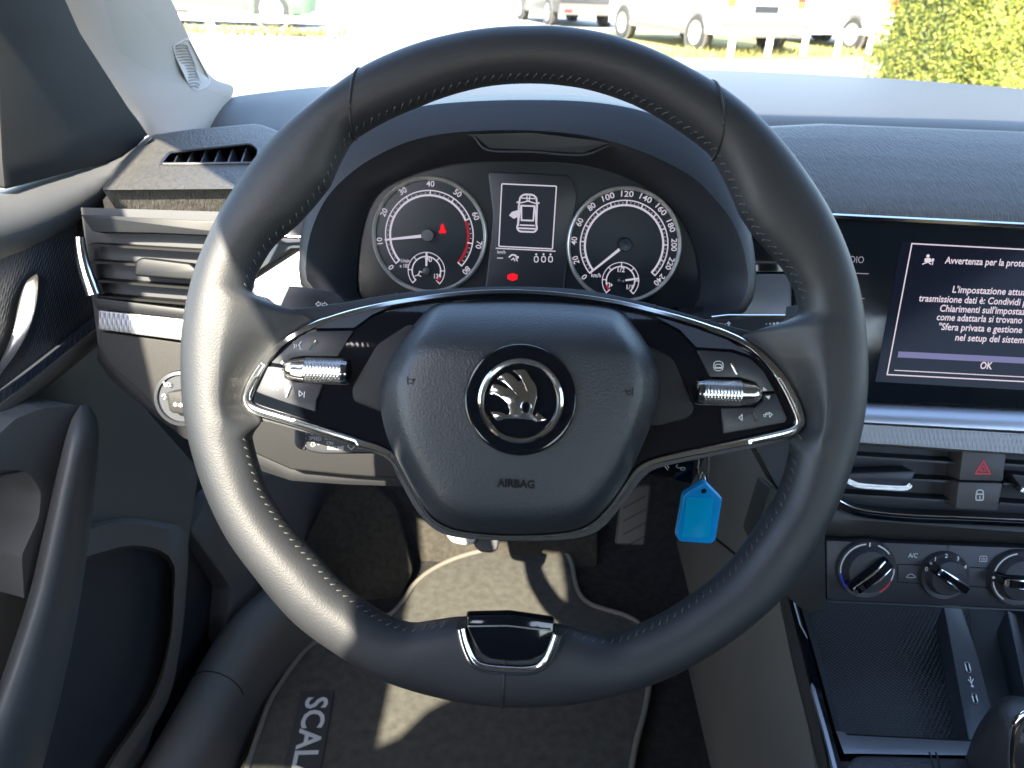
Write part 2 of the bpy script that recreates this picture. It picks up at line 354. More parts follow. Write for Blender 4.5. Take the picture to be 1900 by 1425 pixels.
# dry tufts below the railing
def tufts():
    m = MB()
    for i in range(2600):
        if i < 1300: x = random.uniform(-9.5, -3.6); y = 14.6 + (x+11)*.18 + random.uniform(.1, 1.4)
        else: x = random.uniform(1.5, 9); y = 14.6 + (x-3.2)*.57 + random.uniform(.15, 1.6)
        h = random.uniform(.05, .16); w = random.uniform(.01, .03); a = random.uniform(0, pi); l = V((random.uniform(-.05, .05), random.uniform(-.05, .05), h)); d = V((cos(a), sin(a), 0))*w
        m.add([V((x, y, 0))-d, V((x, y, 0))+d, V((x, y, 0))+l], [[0, 1, 2]])
    o = m.build('grass', GRASSM, ang=0); tag(o, 'dry yellow grass tufts along the white railings', 'grass', kind='stuff')
tufts()
def vehicle(name, label, cat, pos, head, paint, L=4.4, H=1.85, Wd=1.8, wb=2.75, kind='van', wr=.33):
    r = thing(name, label, cat, (pos[0], pos[1], 0)); o = V((pos[0], pos[1], 0)); f = V((cos(head), sin(head), 0)); s = V((-f.y, f.x, 0)); z = V((0, 0, 1))
    def P(x, y, zz): return o + f*x + s*y + z*zz
    if kind == 'van': prof = [(-L/2, .34), (-L/2-.05, .6), (-L/2, 1.15), (-L/2+.15, H-.08), (-L/2+.4, H), (L*.16, H), (L*.3, 1.25), (L*.46, 1.02), (L/2, .7), (L/2-.03, .3)]
    else: prof = [(-L/2, .36), (-L/2-.06, .6), (-L/2+.03, .95), (-L/2+.55, H-.12), (-L/2+1.0, H), (L*.05, H), (L*.2, 1.0), (L*.42, .85), (L/2, .6), (L/2-.05, .28)]
    rows = []
    for y, k in ((-Wd/2, .96), (-Wd/2+.04, 1), (Wd/2-.04, 1), (Wd/2, .96)):
        rows.append([P(x*k, y*(1 if zz < 1.0 else 1-.16*(zz-1.0)/.8), .28+(zz-.28)*(k if zz > .9 else 1)) for x, zz in prof])
    n = len(prof); vs = [p for q in rows for p in q]
    fs = [[i*n+j, i*n+(j+1) % n, (i+1)*n+(j+1) % n, (i+1)*n+j] for i in range(3) for j in range(n)] + [list(range(n)), [3*n+j for j in range(n)]]
    mesh('body', vs, fs, paint, r, 40)
    for sx in (-wb/2, wb/2):
        for sy in (-1, 1):
            c = P(sx, sy*(Wd/2-.10), wr); w = mesh('wheel', *ring_geo(c, f, z, s*sy, [(wr*.62, .11), (wr*.66, .125), (wr*.93, .12), (wr, .08), (wr, -.1), (.05, -.1)], 36), TYRE, r)
            mm = MB().add(*ring_geo(c, f, z, s*sy, [(.001, .118), (wr*.15, .122), (wr*.2, .10), (wr*.5, .10), (wr*.64, .12)], 30))
            for q in range(8):
                a = q*pi/4; d = f*cos(a)+z*sin(a); e = d.cross(s); mm.add([c+s*sy*.121+d*.04-e*.03, c+s*sy*.121+d*.04+e*.03, c+s*sy*.121+d*wr*.62+e*.022, c+s*sy*.121+d*wr*.62-e*.022], [[0, 1, 2, 3]])
            mm.build('rim', RIMM, w)
            mesh('wheel_arch', *ring_geo(c, f, z, s*sy, [(wr*1.02, .0), (wr*1.02, .103), (wr*1.16, .106), (wr*1.2, .1)], 36), BUMP, r)
    bm_ = MB(); box(bm_, P(-L/2-.02, 0, .44), .22, Wd*.97, .26, f, s, z); bm_.build('bumper', BUMP, r)
    for y in (-1, 1):
        b = MB(); box(b, P(-L/2+.02, y*Wd*.42, 1.02 if kind == 'van' else .86), .16, .17, .34 if kind == 'van' else .2, f, s, z); lo = b.build('tail_lamp', TAIL, r)
        b = MB(); box(b, P(-L/2+.01, y*Wd*.42, .86 if kind == 'van' else .78), .16, .172, .09, f, s, z); b.build('indicator_lens', ORANGE, lo)
        b = MB(); box(b, P(-L/2-.125, y*Wd*.36, .40), .03, .2, .06, f, s, z); b.build('reflector', TAIL, r)
        b = MB(); box(b, P(-.1, y*(Wd/2+.002), .34), wb-wr*2.6, .02, .12, f, s, z); b.build('sill_strip', BUMP, r)
        b = MB(); box(b, P(-L*.08, y*(Wd/2-.03), 1.34 if kind == 'van' else 1.14), L*.55, .05, .38 if kind == 'van' else .24, f, s, z); b.build('window', WINGL, r)
    b = MB(); box(b, P(-L/2-.06, 0, .78), .04, .52, .12, f, s, z); b.build('number_plate', MATTE, r)
    b = MB(); box(b, P(-L/2+.05, 0, 1.42 if kind == 'van' else 1.15), .1, Wd*.7, .4, f, s, z); b.build('window', WINGL, r)
vehicle('parked_van', 'white van parked behind the railing, grey bumper over grass, next to the dark car', 'van', (3.55, 18.0), radians(112), WVAN, 4.5, 1.9, 1.85, 2.95)
vehicle('parked_van', 'white van parked beside the hedge, partly behind the railing posts', 'van', (7.15, 19.6), radians(112), WVAN, 4.5, 1.9, 1.85, 2.95)
vehicle('parked_car', 'dark grey car seen over the steering wheel rim beside a white van', 'car', (1.0, 24.6), radians(108), DVAN, 4.1, 1.5, 1.75, 2.5, 'car')
vehicle('parked_car', 'green car parked behind the white railing near the windscreen pillar', 'car', (-6.75, 18.6), radians(8), GVAN, 4.1, 1.5, 1.75, 2.5, 'car', .37)
def hedge():
    r = thing('hedge', 'tall sunlit yellow green clipped hedge beyond the windscreen', 'hedge', (4.4, 7.6, 0)); m = MB()
    x0, x1, y0, y1, z1 = 3.72, 5.2, 7.4, 9.2, 2.6
    box(m, ((x0+x1)/2, (y0+y1)/2, z1/2), x1-x0-.28, y1-y0-.28, z1-.1); m.build('dark_core', mat('hedge_core_green', (.05, .055, .02), .9), r)  # solid dark green box filling the inside of the hedge
    m = MB()
    for i in range(60000):
        f = random.random(); z = random.uniform(0, z1)
        if f < .62: p = V((random.uniform(x0, x1), y0 + random.random()**2*.25, z)); n = V((0, -1, .3))
        elif f < .85: p = V((x0 + random.random()**2*.25, random.uniform(y0, y1), z)); n = V((-.6, -.7, .3))
        elif f < .93: p = V((x1 - random.random()**2*.2, random.uniform(y0, y1), z)); n = V((1, 0, .3))
        else: p = V((random.uniform(x0, x1), random.uniform(y0, y1), z1 - random.random()*.1)); n = V((0, 0, 1))
        p.y -= .06*sin(p.x*9+p.z*4)+.05*sin(p.z*11-p.x*5)
        d = (n + V((random.gauss(0, .6), random.gauss(0, .6), random.gauss(0, .6)))).normalized(); a = d.orthogonal().normalized(); a.rotate(Matrix.Rotation(random.uniform(0, 6.28), 3, d)); b = d.cross(a)
        l = random.uniform(.012, .027); m.add([p-a*l, p-b*l*.45, p+a*l, p+b*l*.45], [[0, 1, 2, 3]])
    m.build('foliage', LEAF, r, 0)
hedge()

# ================================================================== CAR SHELL
body = thing('car_body', 'car cabin shell with pale windscreen pillar, dark sill and carpeted footwell', 'car body', (0, .8, .2))
def roof():  # unseen roof, its edge outlined to shape the incoming sun patches
    o = [(1.1, -1.6), (1.1, .44), (.4, .47), (-.22, .44), (-.36, .47), (-.40, .72), (-.62, .72), (-.62, .42), (-.487, .365), (-.462, .339), (-.40, .262), (-.368, .226), (-.327, .170), (-.296, .10), (-.275, .03), (-.263, -.08), (-.252, -.22), (-.254, -.31),
         (-.32, -.40), (-.397, -.463), (-.47, -.517), (-.50, -.56), (-.62, -.62), (-.75, -.68), (-.75, -1.6)]
    v, f = prism_geo([V((x, y, 1.42)) for x, y in o], V((0, 0, .035))); mesh('roof', v, f, HEADL, body, 30)
roof()
# floor and firewall; past the sill the carpet is an added dark filler
mesh('carpet', *grid([[V((x, y, z)) for x in (-.80, -.44, -.2, 0, .2, .6, 1.12)] for y, z in ((-1.5, .24), (.95, .24), (1.13, .255), (1.2, .30), (1.34, .52), (1.40, .8), (1.40, .9))]), CARPET, body)
prism('footrest', FOOT, body, Plane((-.20, 1.12, .40), (.12, -.82, .56)), rnd([(640, 860), (735, 935), (768, 1062), (735, 1130), (650, 1160), (560, 1010)], 12), .03, -.02, .01)
prism('toe_carpet', FOOT, body, Plane((0, 1.16, .30), (0, -.72, .69)), [(700, 900), (1110, 900), (1110, 1060), (690, 1080)], .035, .0, .01)
# passenger side, seats and back (never in view, they shape the light and the reflections)
mesh('side_trim', *grid([[V((1.12, y, z)) for y in (-1.6, 1.4)] for z in (.2, .98)]), DOORP, body)
mm = MB(); box(mm, (-.04, -.55, .66), .46, .16, .75); box(mm, (-.02, -.60, 1.2), .34, .12, .36); mm.build('seat_back', mat('seat_cloth', (.04, .04, .045), .9), body)
mm = MB(); box(mm, (.74, -.55, .66), .46, .16, .75); box(mm, (.74, -.62, 1.16), .26, .1, .2); mm.build('seat_back', bpy.data.materials['seat_cloth'], body)
mm = MB(); box(mm, (-.02, -.14, .50), .46, .5, .16); mm.build('seat_cushion', bpy.data.materials['seat_cloth'], body)
mesh('rear_bulkhead', *grid([[V((x, -1.6, z)) for x in (-.75, 1.12)] for z in (.2, 1.02)]), MATTE, body)
mesh('rear_side', *grid([[V((x, y, z)) for y in (-1.6, -.60)] for x, z in ((-.60, .2), (-.64, .95), (-.58, 1.42))]), MATTE, body)
# body side behind the open door
mesh('door_aperture', *grid([[V((x, y, z)) for z in (.2, .7, .93)] for x, y in ((-.46, .60), (-.43, .78), (-.42, 1.0), (-.42, 1.4))]), MATTE, body)
m = MB(); m.add(*grid([[V((x, 1.42, z)) for z in (.2, .9)] for x in (-.45, 1.12)])); m.build('firewall', MATTE, body)
# kick panel and sill
KP = Plane((-.335, .95, 0), (.97, -.22, .08), (.22, .97, 0))
prism('kick_panel', DOORP, body, KP, rnd([(352, 985), (395, 915), (640, 830), (640, 1010), (600, 1130), (470, 1260), (420, 1190), (428, 1090)], 10), .0, -.03, .004)
path = spl([at(575, 1085, 1.17), at(540, 1110, 1.14), at(484, 1165, 1.08), at(438, 1240, 1.03), at(392, 1330, .97), at(340, 1425, .92), at(280, 1540, .86)], 8)
sill = mesh('sill', *sweep_geo([p+V((-.02, 0, -.022)) for p in path], V((0, 0, 1)), [(x*.036, y*.04) for x, y in [(cos(a*pi/10), sin(a*pi/10)) for a in range(11)]]+[(-.036, -.14), (.036, -.14)], False), DOORP, body)
b_ = path[26] + V((-.02, 0, -.022)); mm = MB(); t_ = (path[27]-path[25]).normalized(); s2 = t_.cross(V((0, 0, 1))).normalized(); u2 = s2.cross(t_); mm.add(*tube([b_ + s2*(.0362*cos(a*pi/10)) + u2*(.0402*sin(a*pi/10)) for a in range(11)], .0008, 6)); mm.build('seam', INK, sill)
# windscreen pillar
Lp = [((282, 262), .80), ((240, 203), .79), ((160, 122), .76), ((65, 0), .71), ((-60, -160), .63)]
Rp = [((388, 246), .865), ((434, 166), .945), ((386, 135), .93), ((318, 0), .85), ((240, -160), .77)]
rows = []
for (l, tl), (r_, tr) in zip(Lp, Rp):
    row = []
    for i in range(13):
        s = i/12; b = .030*sin(pi*s)**.75; t = lerp(tl, tr, s) - b; row.append(at(lerp(l[0], r_[0], s), lerp(l[1], r_[1], s), t))
    rows.append(row)
cols = [spl([rows[i][j] for i in range(5)], 8) for j in range(13)]
pil = mesh('pillar_trim', *grid([list(c) for c in cols]), PILLAR, body, 0)
pb = bvh_of(pil)
PQ = Plane(pb.ray_cast(CAM, ray(355, 120).normalized())[0], -ray(355, 120))
m = MB(); poly(m, PQ, [(x, y) for x, y in rnd([(321, 84), (350, 70), (391, 150), (384, 161), (364, 169), (352, 160), (322, 98)], 6)], 0)
# fan the grille so it follows the pillar
c = V((0, 0, 0))
gp = rnd([(321, 84), (350, 70), (391, 150), (384, 161), (364, 169), (352, 160), (322, 98)], 6); gl = MB(); cx, cy = 354, 120
ringp = [[(cx+(x-cx)*k, cy+(y-cy)*k) for x, y in gp] for k in (1.03, .96, .9, .5, .02)]
vs = [PQ.p(x, y) for q in ringp for x, y in q]; n = len(gp); gl.add(vs, [[i*n+j, i*n+(j+1) % n, (i+1)*n+(j+1) % n, (i+1)*n+j] for i in range(4) for j in range(n)])
drape(gl, pb, .0008)
for i in range(n): gl.v[n+i] -= ray(cx, cy).normalized()*.0022; gl.v[2*n+i] += ray(cx, cy).normalized()*.0004
grl = gl.build('speaker_grille', GRIL, pil, 40)
sl_ = MB()
for k in range(15):
    y = 84 + k*5.35; x0 = interp([(76, 325), (98, 324), (160, 353)], y)+1; x1 = interp([(70, 347), (150, 378), (165, 372)], y+2) - (4 if k < 8 else 6)
    pp = spx([(x0, y+2), ((x0+x1)/2, y), (x1-3, y+1), (x1, y+5)], 4)
    b = MB(); P_ = PQ.ps(pp); b.add(*sweep_geo(P_, PQ.n, [(-.00055, 0), (.00055, 0), (.00055, .0003), (-.00055, .0003)], False)); drape(b, pb, .0035); sl_.add(b.v, b.f)
sl_.build('grille_slots', mat('grille_shadow_slot', (.12, .11, .10), .9), grl)
# windscreen
rows = []
for i in range(9):
    s = i/8; row = []
    for k in range(21):
        x = -.44 + 1.62*k/20; yb = 1.30-.62*(x-.37)**2; row.append(V((lerp(x, .37+(x-.37)*.78, s), lerp(yb, .47-.06*(x-.37)**2, s), lerp(1.03, 1.43, s) + .05*sin(pi*s))))
    rows.append(row)
mesh('windscreen', *grid(rows), PANE, body, 0)

# ================================================================== DASHBOARD
dash = thing('dashboard', 'black soft dashboard with silver trim strips behind the steering wheel', 'dashboard', (0, .66, .8))
rows = []
for k in range(33):
    x = -.40 + 1.49*k/32; yb = 1.285-.62*(x-.37)**2 + (.03 if x < -.2 else 0)
    y0 = interp([(-.34, .86), (-.25, .83), (.12, .80), (.125, .825)], x)
    z0 = interp([(-.40, .995), (-.34, 1.010), (-.24, 1.022), (.1, 1.052), (.5, 1.056), (1.1, 1.05)], x); zb = interp([(-.40, 1.03), (-.34, 1.040), (-.2, 1.046), (.2, 1.062), (.7, 1.06), (1.1, 1.04)], x)
    r_ = [V((x, y0, z0-.12)), V((x, y0, z0-.01)), V((x, y0+.008, z0-.002))]
    for q in range(1, 9):
        t = q/8; r_.append(V((x, lerp(y0+.008, yb, t), lerp(z0, zb, t) + .006*sin(pi*t) - .006*max(0, 1-abs(t-.82)/.05))))
    r_.append(V((x, yb+.01, zb-.05))); rows.append(r_)
mesh('top_panel', *grid(rows), DASHG, dash, 50)
m = MB()   # fine demister slots near the glass
for i in range(150):
    x = .28 + i*.0052; yb = 1.285-.62*(x-.37)**2; box(m, (x, .90+.16*(yb-.82)/.46, 1.0635), .0016, .05, .001)
# right-hand pad in front of the windscreen
rows = []
for k in range(15):
    x = .155 + 1.0*k/14; e = max(0, (.255-x)/.1); r_ = []
    for y, z in ((.668, .992), (.659, .996), (.657, 1.004), (.662, 1.012), (.676, 1.0205), (.70, 1.031), (.735, 1.043), (.775, 1.0525), (.81, 1.0575), (.822, 1.0575), (.827, 1.053), (.828, 1.03)):
        r_.append(V((x + e*.05*(y-.66)/.16, y-e*.04*(y-.657)/.16, z - e*.010)))
    rows.append(r_)
mesh('passenger_pad', *grid(rows), DASH, dash, 60)
# box with the side demister, beside the door
BT = Plane((0, .663, 1.004), (0, -.15, 1))
TOPL = [(187, 354), (236, 293), (283, 250), (354, 240), (478, 229), (520, 244), (590, 290), (640, 350), (620, 362), (430, 352)]
bx = rnd(TOPL, [10, 14, 8, 8, 14, 20, 20, 10, 10, 3], 4)
def loop(pl, px, h, k=1.0, c=(400, 300)): return [pl.p(c[0]+(x-c[0])*k, c[1]+(y-c[1])*k, h) for x, y in px]
hole = rnd([(297, 304), (314, 283), (466, 266), (481, 278), (474, 303)], 7, 4)
n1, n2 = len(bx), len(hole)
bm = bmesh.new()
A = [bm.verts.new(BT.p(x, y, -.004)) for x, y in bx]; A2 = [bm.verts.new(BT.p(lerp(x, 420, .02), lerp(y, 300, .03), 0)) for x, y in bx]
Bv = [bm.verts.new(BT.p(x, y, 0)) for x, y in hole]; Bd = [bm.verts.new(BT.p(x, y, -.03)) for x, y in hole]; Dn = [bm.verts.new(v.co + V((.004, .01, -.024))) for v in A]
for a_, b_ in ((A, A2), (Dn, A)):
    for i in range(n1): bm.faces.new([a_[i], a_[(i+1) % n1], b_[(i+1) % n1], b_[i]])
for i in range(n2): bm.faces.new([Bv[i], Bv[(i+1) % n2], Bd[(i+1) % n2], Bd[i]])
ee = [e for e in bm.edges if len(e.link_faces) == 1 and (e.verts[0] in A2 or e.verts[0] in Bv)]
bmesh.ops.triangle_fill(bm, edges=ee, use_beauty=True)
bm.faces.new(Bd); bm.verts.index_update()
sb = mesh('side_pad', [v.co.copy() for v in bm.verts], [[v.index for v in f.verts] for f in bm.faces], DASH, dash, 40); bm.free()
m = MB(); H_ = BT.ps(hole, .0006); m.add(*sweep_geo(H_, BT.n, circ(.0013, 6), True)); m.build('demister_frame', SMOOTH, sb)
m = MB()
for k in range(7):
    x = 318+k*25; a, b = BT.p(x+14, 279-k*1.8, -.004), BT.p(x+3, 303, -.004); s = (b-a).normalized()
    m.add([a, b, b+V((.006, .004, -.022)), a+V((.006, .004, -.022)), a+V((.0014, 0, 0)), b+V((.0014, 0, 0))], [[0, 1, 2, 3], [0, 4, 5, 1], [4, 3, 2, 5]])
m.build('demister_slats', SMOOTH, sb)
# fascia backing, silver decor strips
prism('fascia', MATTE, dash, FP, [(150, 385), (640, 400), (640, 470), (1330, 470), (1330, 392), (2900, 456), (2900, 1090), (1530, 1000), (1440, 900), (1300, 640), (600, 600), (182, 640)], -.012, -.04)
prism('decor_strip', SATIN, dash, FP, rnd([(455, 530), (560, 462), (620, 462), (620, 545), (455, 545)], 4), .004, -.012, .002)
prism('decor_strip', DECOR, dash, FP, rnd([(1340, 508), (1500, 508), (1500, 592), (1340, 592)], 4), .004, -.012, .002)
prism('gloss_strip', PIANO, dash, FP, [(455, 438), (620, 438), (620, 458), (540, 462), (455, 520)], .003, -.012, .001)  # black strip; its slanted lower part stands in for shade on the silver
prism('gloss_strip', PIANO, dash, FP, [(1340, 425), (1480, 425), (1480, 505), (1340, 505)], .001, -.012, .001)
m = MB(); m.add(*tube(FP.ps([(1360, 486), (1475, 488)], .004), .0012)); m.build('chrome_line', CHROME, dash)
m = MB(); m.add(*tube(FP.ps([(505, 437), (580, 441)], .004), .0014)); m.build('chrome_line', CHROME, dash)
# silver textured strip and lower panel on the door side
prism('textured_strip', TEXSILVER, dash, FP, rnd([(182, 576), (470, 606), (640, 620), (640, 660), (470, 650), (182, 611)], 3), .014, -.012, .004)
low = rnd([(184, 614), (462, 653), (455, 832), (340, 790), (293, 762), (252, 719), (204, 678), (184, 644)], 5)
prism('lower_panel', DASHLOW, dash, FP, low, .006, -.035, .006, 3)
prism('knee_panel', KNEE, dash, FP, rnd([(458, 653), (640, 662), (1180, 660), (1180, 884), (1000, 892), (760, 890), (640, 882), (540, 872), (450, 832)], 5), .004, -.035, .005, 3)
prism('knee_edge', RECESS, dash, FP, rnd([(182, 636), (204, 672), (252, 714), (293, 758), (340, 786), (450, 826), (540, 868), (640, 878), (760, 886), (1000, 888), (1000, 908), (760, 903), (640, 899), (540, 892), (430, 856), (340, 812), (262, 752), (204, 702), (180, 668)], 4), -.020, -.06, .004)
# screen shelf, textured strip, lower centre
def band(name, m_, pts, parent=dash, n=10, ang=50, ext=1.0):
    """a surface lofted through rows of (left pixel, right pixel, height over the fascia)"""
    rows = [[FP.p(lerp(a[0], b[0], ext*i/n), lerp(a[1], b[1], ext*i/n), h) for i in range(n+1)] for a, b, h in pts]; return mesh(name, *grid(rows), m_, parent, ang)
band('silver_shelf', SATIN, [((1470, 735), (1960, 757), -.012), ((1470, 741), (1960, 762), .002), ((1470, 752), (1960, 775), .011), ((1470, 770), (1960, 795), .017), ((1470, 776), (1960, 803), .017), ((1470, 779), (1960, 806), .012)], ext=2.7)
band('textured_strip', TEXSILVER, [((1470, 778), (1960, 806), .008), ((1470, 780), (1960, 808), .0145), ((1470, 812), (1960, 846), .0145), ((1470, 817), (1960, 850), .010), ((1470, 818), (1960, 851), -.02)], ext=2.7)
band('centre_panel', DASHG, [((1500, 938), (1960, 975), -.02), ((1500, 940), (1960, 976), .004), ((1500, 958), (1960, 992), .008), ((1500, 985), (1960, 1004), .002), ((1500, 998), (1960, 1012), -.012)], ext=1.25)
prism('glove_box', DASHG, dash, FP, rnd([(2130, 872), (2900, 925), (2840, 1240), (2080, 1180)], 10), .004, -.03, .004)
prism('passenger_fascia', DASHG, dash, FP, [(2140, 436), (2880, 470), (2860, 826), (2070, 768)], .002, -.02, .002)
prism('panel_cheek', DASHLOW, dash, FP, rnd([(1430, 900), (1532, 975), (1534, 1130), (1500, 1140), (1450, 1100), (1400, 1000)], 8), .006, -.03, .004)

# ------------------------------------------------------------------ air vents
VHOUSE = mat('vent_housing_plastic', (.003, .003, .0035), .6, spec=.1)
va = thing('air_vent', 'side air vent with black slats and chrome corner, beside the driver door', 'air vent', tuple(FP.p(280, 500)))
prism('housing', VHOUSE, va, FP, [(140, 405), (470, 425), (470, 600), (180, 575)], -.03, -.05)
prism('frame', STRIPM, va, FP, rnd([(150, 398), (470, 414), (470, 440), (290, 432), (172, 430)], 3), .006, -.02, .003, label='satin upper frame strip')
prism('frame', STRIPM, va, FP, rnd([(172, 552), (300, 568), (470, 588), (470, 606), (300, 586), (180, 574)], 3), .010, -.02, .003)
for (x0, y0, x1, y1) in ((165, 452, 470, 470), (168, 484, 470, 503), (176, 519, 470, 542), (180, 548, 470, 572)):
    a, b = FP.p(x0, y0, .004), FP.p(x1, y1, .004); q = FP.n; u = FP.ey
    m = MB(); m.add([a, b, b+u*-.002, a+u*-.002, a-q*.03+u*.004, b-q*.03+u*.004, b-q*.03+u*.002, a-q*.03+u*.002], [[0, 1, 2, 3], [0, 4, 5, 1], [3, 2, 6, 7], [4, 7, 6, 5]]); m.build('slat', VENT, va)
prism('slider_tab', STRIPM, va, FP, rnd([(250, 484), (262, 477), (352, 488), (366, 500), (366, 522), (248, 512)], 6), .012, -.01, .003, 3)
cp = spl(FP.ps([(147, 440), (150, 470), (158, 505), (173, 548)], .006), 6)
mesh('chrome_corner', *sweep_geo(cp, FP.n, circ(.0052, 12, .004), False, [.9+.5*i/18 for i in range(19)]), CHROME, va)
vc = thing('air_vent', 'centre air vent pair with knurled slider below the screen', 'air vent', tuple(FP.p(1740, 890)))
prism('housing', MATTE, vc, FP, [(1480, 818), (2120, 862), (2110, 990), (1480, 950)], -.03, -.05)
fr = spx([(1540, 900), (1552, 925), (1565, 937), (1600, 950), (1680, 959), (1800, 964), (1960, 971), (2050, 974), (2080, 962), (2094, 936), (2102, 900)], 6)
m = MB(); m.add(*sweep_geo(FP.ps(fr, .006), FP.n, [(-.003, -.02), (-.003, .001), (0, .0035), (.004, .002), (.006, -.02)], False)); m.build('frame', PIANO, vc)
m = MB(); m.add(*tube(FP.ps([(x, y-4) for x, y in fr], .0095), .0008, 6)); m.build('chrome_edge', CHROME, vc)
for x0, y0, x1, y1 in ((1500, 840, 1772, 857), (1500, 878, 1768, 892), (1500, 912, 1762, 928), (1864, 860, 2094, 875), (1862, 896, 2090, 912), (1855, 932, 2084, 948)):
    a, b = FP.p(x0, y0, .0), FP.p(x1, y1, .0); q = FP.n; u = FP.ey
    m = MB(); m.add([a, b, b+u*-.002, a+u*-.002, a-q*.03+u*.005, b-q*.03+u*.005, b-q*.03+u*.002, a-q*.03+u*.002], [[0, 1, 2, 3], [0, 4, 5, 1], [3, 2, 6, 7], [4, 7, 6, 5]]); m.build('slat', SMOOTH, vc)
tabp = rnd([(1570, 878), (1700, 874), (1693, 892), (1684, 900), (1640, 902), (1590, 898), (1570, 890)], 6)
tb = prism('slider_tab', SMOOTH, vc, FP, tabp, .010, -.02, .002)
mesh('slider_grip', *sweep_geo(FP.ps(spx([(1572, 891), (1590, 899), (1630, 903), (1676, 905), (1688, 898)], 5), .011), FP.n, [(-.0022, -.004), (-.0022, .002), (.0022, .002), (.0022, -.004)], False), KNURL, tb)
tb = prism('slider_tab', SMOOTH, vc, FP, rnd([(1876, 880), (2000, 892), (2010, 928), (1905, 915)], 5), .008, -.02, .002)
mesh('slider_grip', *sweep_geo(FP.ps([(1893, 907), (1910, 914), (1960, 920), (2004, 924)], .009), FP.n, [(-.002, -.004), (-.002, .002), (.002, .002), (.002, -.004)], False), KNURL, tb)

hz = thing('hazard_button', 'dark grey square button with red hazard triangle between the vents', 'button', tuple(FP.p(1822, 865)))
prism('cap', mat('grey_button_plastic', (.05, .047, .045), .5), hz, FP, rnd([(1786, 837), (1868, 839), (1861, 893), (1780, 891)], 3), .010, -.02, .0015)
m = MB(); tri = lambda k: [(1824+(x-1824)*k, 870+(y-870)*k) for x, y in ((1825, 855), (1837, 879), (1810, 879))]
lines(m, FP, tri(1.0), 3, .0104, True); lines(m, FP, tri(.42), 2, .0104, True); m.build('triangle_symbol', REDPRINT, hz)
lk = thing('lock_button', 'dark grey square button with white padlock symbol below the hazard button', 'button', tuple(FP.p(1815, 920)))
prism('cap', bpy.data.materials['grey_button_plastic'], lk, FP, rnd([(1779, 895), (1861, 897), (1850, 948), (1773, 944)], 3), .010, -.02, .0015)
m = MB(); lines(m, FP, rnd([(1811, 917), (1825, 917), (1824, 928), (1811, 928)], 2, 2), 2.2, .0104, True); lines(m, FP, spx([(1812, 917), (1813, 911), (1818, 909), (1824, 911), (1824, 917)], 3), 2.2, .0104); lines(m, FP, [(1818, 921), (1818, 925)], 2, .0104); m.build('padlock_symbol', WHITEPRINT, lk)

# ------------------------------------------------------------------ infotainment screen
scr = thing('infotainment_screen', 'wide black touchscreen showing an Italian data privacy notice', 'screen', tuple(FP.p(1750, 570)))
prism('bezel', GLASSB, scr, FP, rnd([(1470, 402), (2130, 431), (2058, 767), (1470, 738)], 8), .006, -.02, .002)
mesh('chrome_strip', *sweep_geo(FP.ps([(1340, 393), (1550, 402), (1980, 423), (2860, 466)], .008), FP.n, [(-.0026, -.02), (-.0026, .001), (-.001, .0025), (.0016, .001), (.0022, -.02)], False), CHROME, scr)
m = MB(); poly(m, FP, [(1672, 448), (2092, 468), (2024, 731), (1624, 708)], .0064); disp = m.build('display', SCREENBG, scr)
m = MB(); h = .0069
lines(m, FP, [(2074, 472), (1692, 452), (1646, 695), (2014, 714)], 2.2, h, True); lines(m, FP, [(1660, 687), (2004, 705)], 1.6, h)
m.build('dialog_frame', SCREENTXT, disp)
m = MB(); poly(m, FP, [(1667, 652), (2012, 669), (2009, 680), (1665, 663)], h); m.build('highlight_bar', SCREENBAR, disp)
m = MB(); SH = .12
def tl(s, x, y, hp, w): text(m, s, FP, x+w/2, y + w*.5*.0, hp, h, wpx=w, shear=SH, bold=.014, ang=-.0)
tl('Avvertenza per la prote', 1753, 487, 15.5, 147); tl('L\'impostazione attua', 1767, 545, 15, 134); tl('trasmissione dati è: Condividi p', 1705, 557, 15, 194)
tl('Chiarimenti sull\'impostaz', 1744, 580, 15, 157); tl('come adattarla si trovano', 1738, 594, 15, 162); tl('"Sfera privata e gestione', 1742, 610, 15, 157); tl('nel setup del sistema', 1772, 630, 15, 132)
m.v = []; m.f = []
def tline(s, xl, yl, xr, hp):
    """text whose ends are at the pixels xl and xr"""
    text(m, s, FP, (xl+xr)/2, yl + (xr-xl)/2*.045, hp, h, wpx=xr-xl, shear=SH, bold=.016)
for s, xl, yl, xr in (('Avvertenza per la prote', 1753, 483, 1902), ("L'impostazione attuale", 1767, 537, 1916), ('trasmissione dati è: Condividi p', 1705, 553, 1906), ("Chiarimenti sull'impostaz", 1744, 572, 1904), ('come adattarla si trovano', 1738, 588, 1897), ('"Sfera privata e gestione', 1742, 606, 1897), ('nel setup del sistema', 1772, 626, 1908)): tline(s, xl, yl, xr, 12.5)
text(m, 'OK', FP, 1830, 679, 13, h, wpx=22, shear=SH, bold=.02)
m.add(*disc_geo(FP.p(1722, 475, h), FP.ex, FP.ey, FP.mpp(1722, 475)*3.2, 14)); poly(m, FP, [(1716, 479), (1727, 479), (1729, 486), (1715, 486)], h)
lines(m, FP, [(1712, 490), (1722, 486), (1727, 490)], 2, h); m.add(*disc_geo(FP.p(1731, 482, h), FP.ex, FP.ey, FP.mpp(1722, 475)*2.6, 12)); lines(m, FP, [(1731, 484), (1730, 491)], 1.6, h)
m.build('notice_text', SCREENTXT, disp, 0)
m = MB(); text(m, 'RADIO', FP, 1581, 482, 12.5, h, wpx=44, bold=.0); lines(m, FP, [(1560, 506), (1611, 508)], 1.6, h); lines(m, FP, [(1575, 553), (1603, 554)], 1.6, h); m.build('side_menu', DIMGLOW, scr, 0)

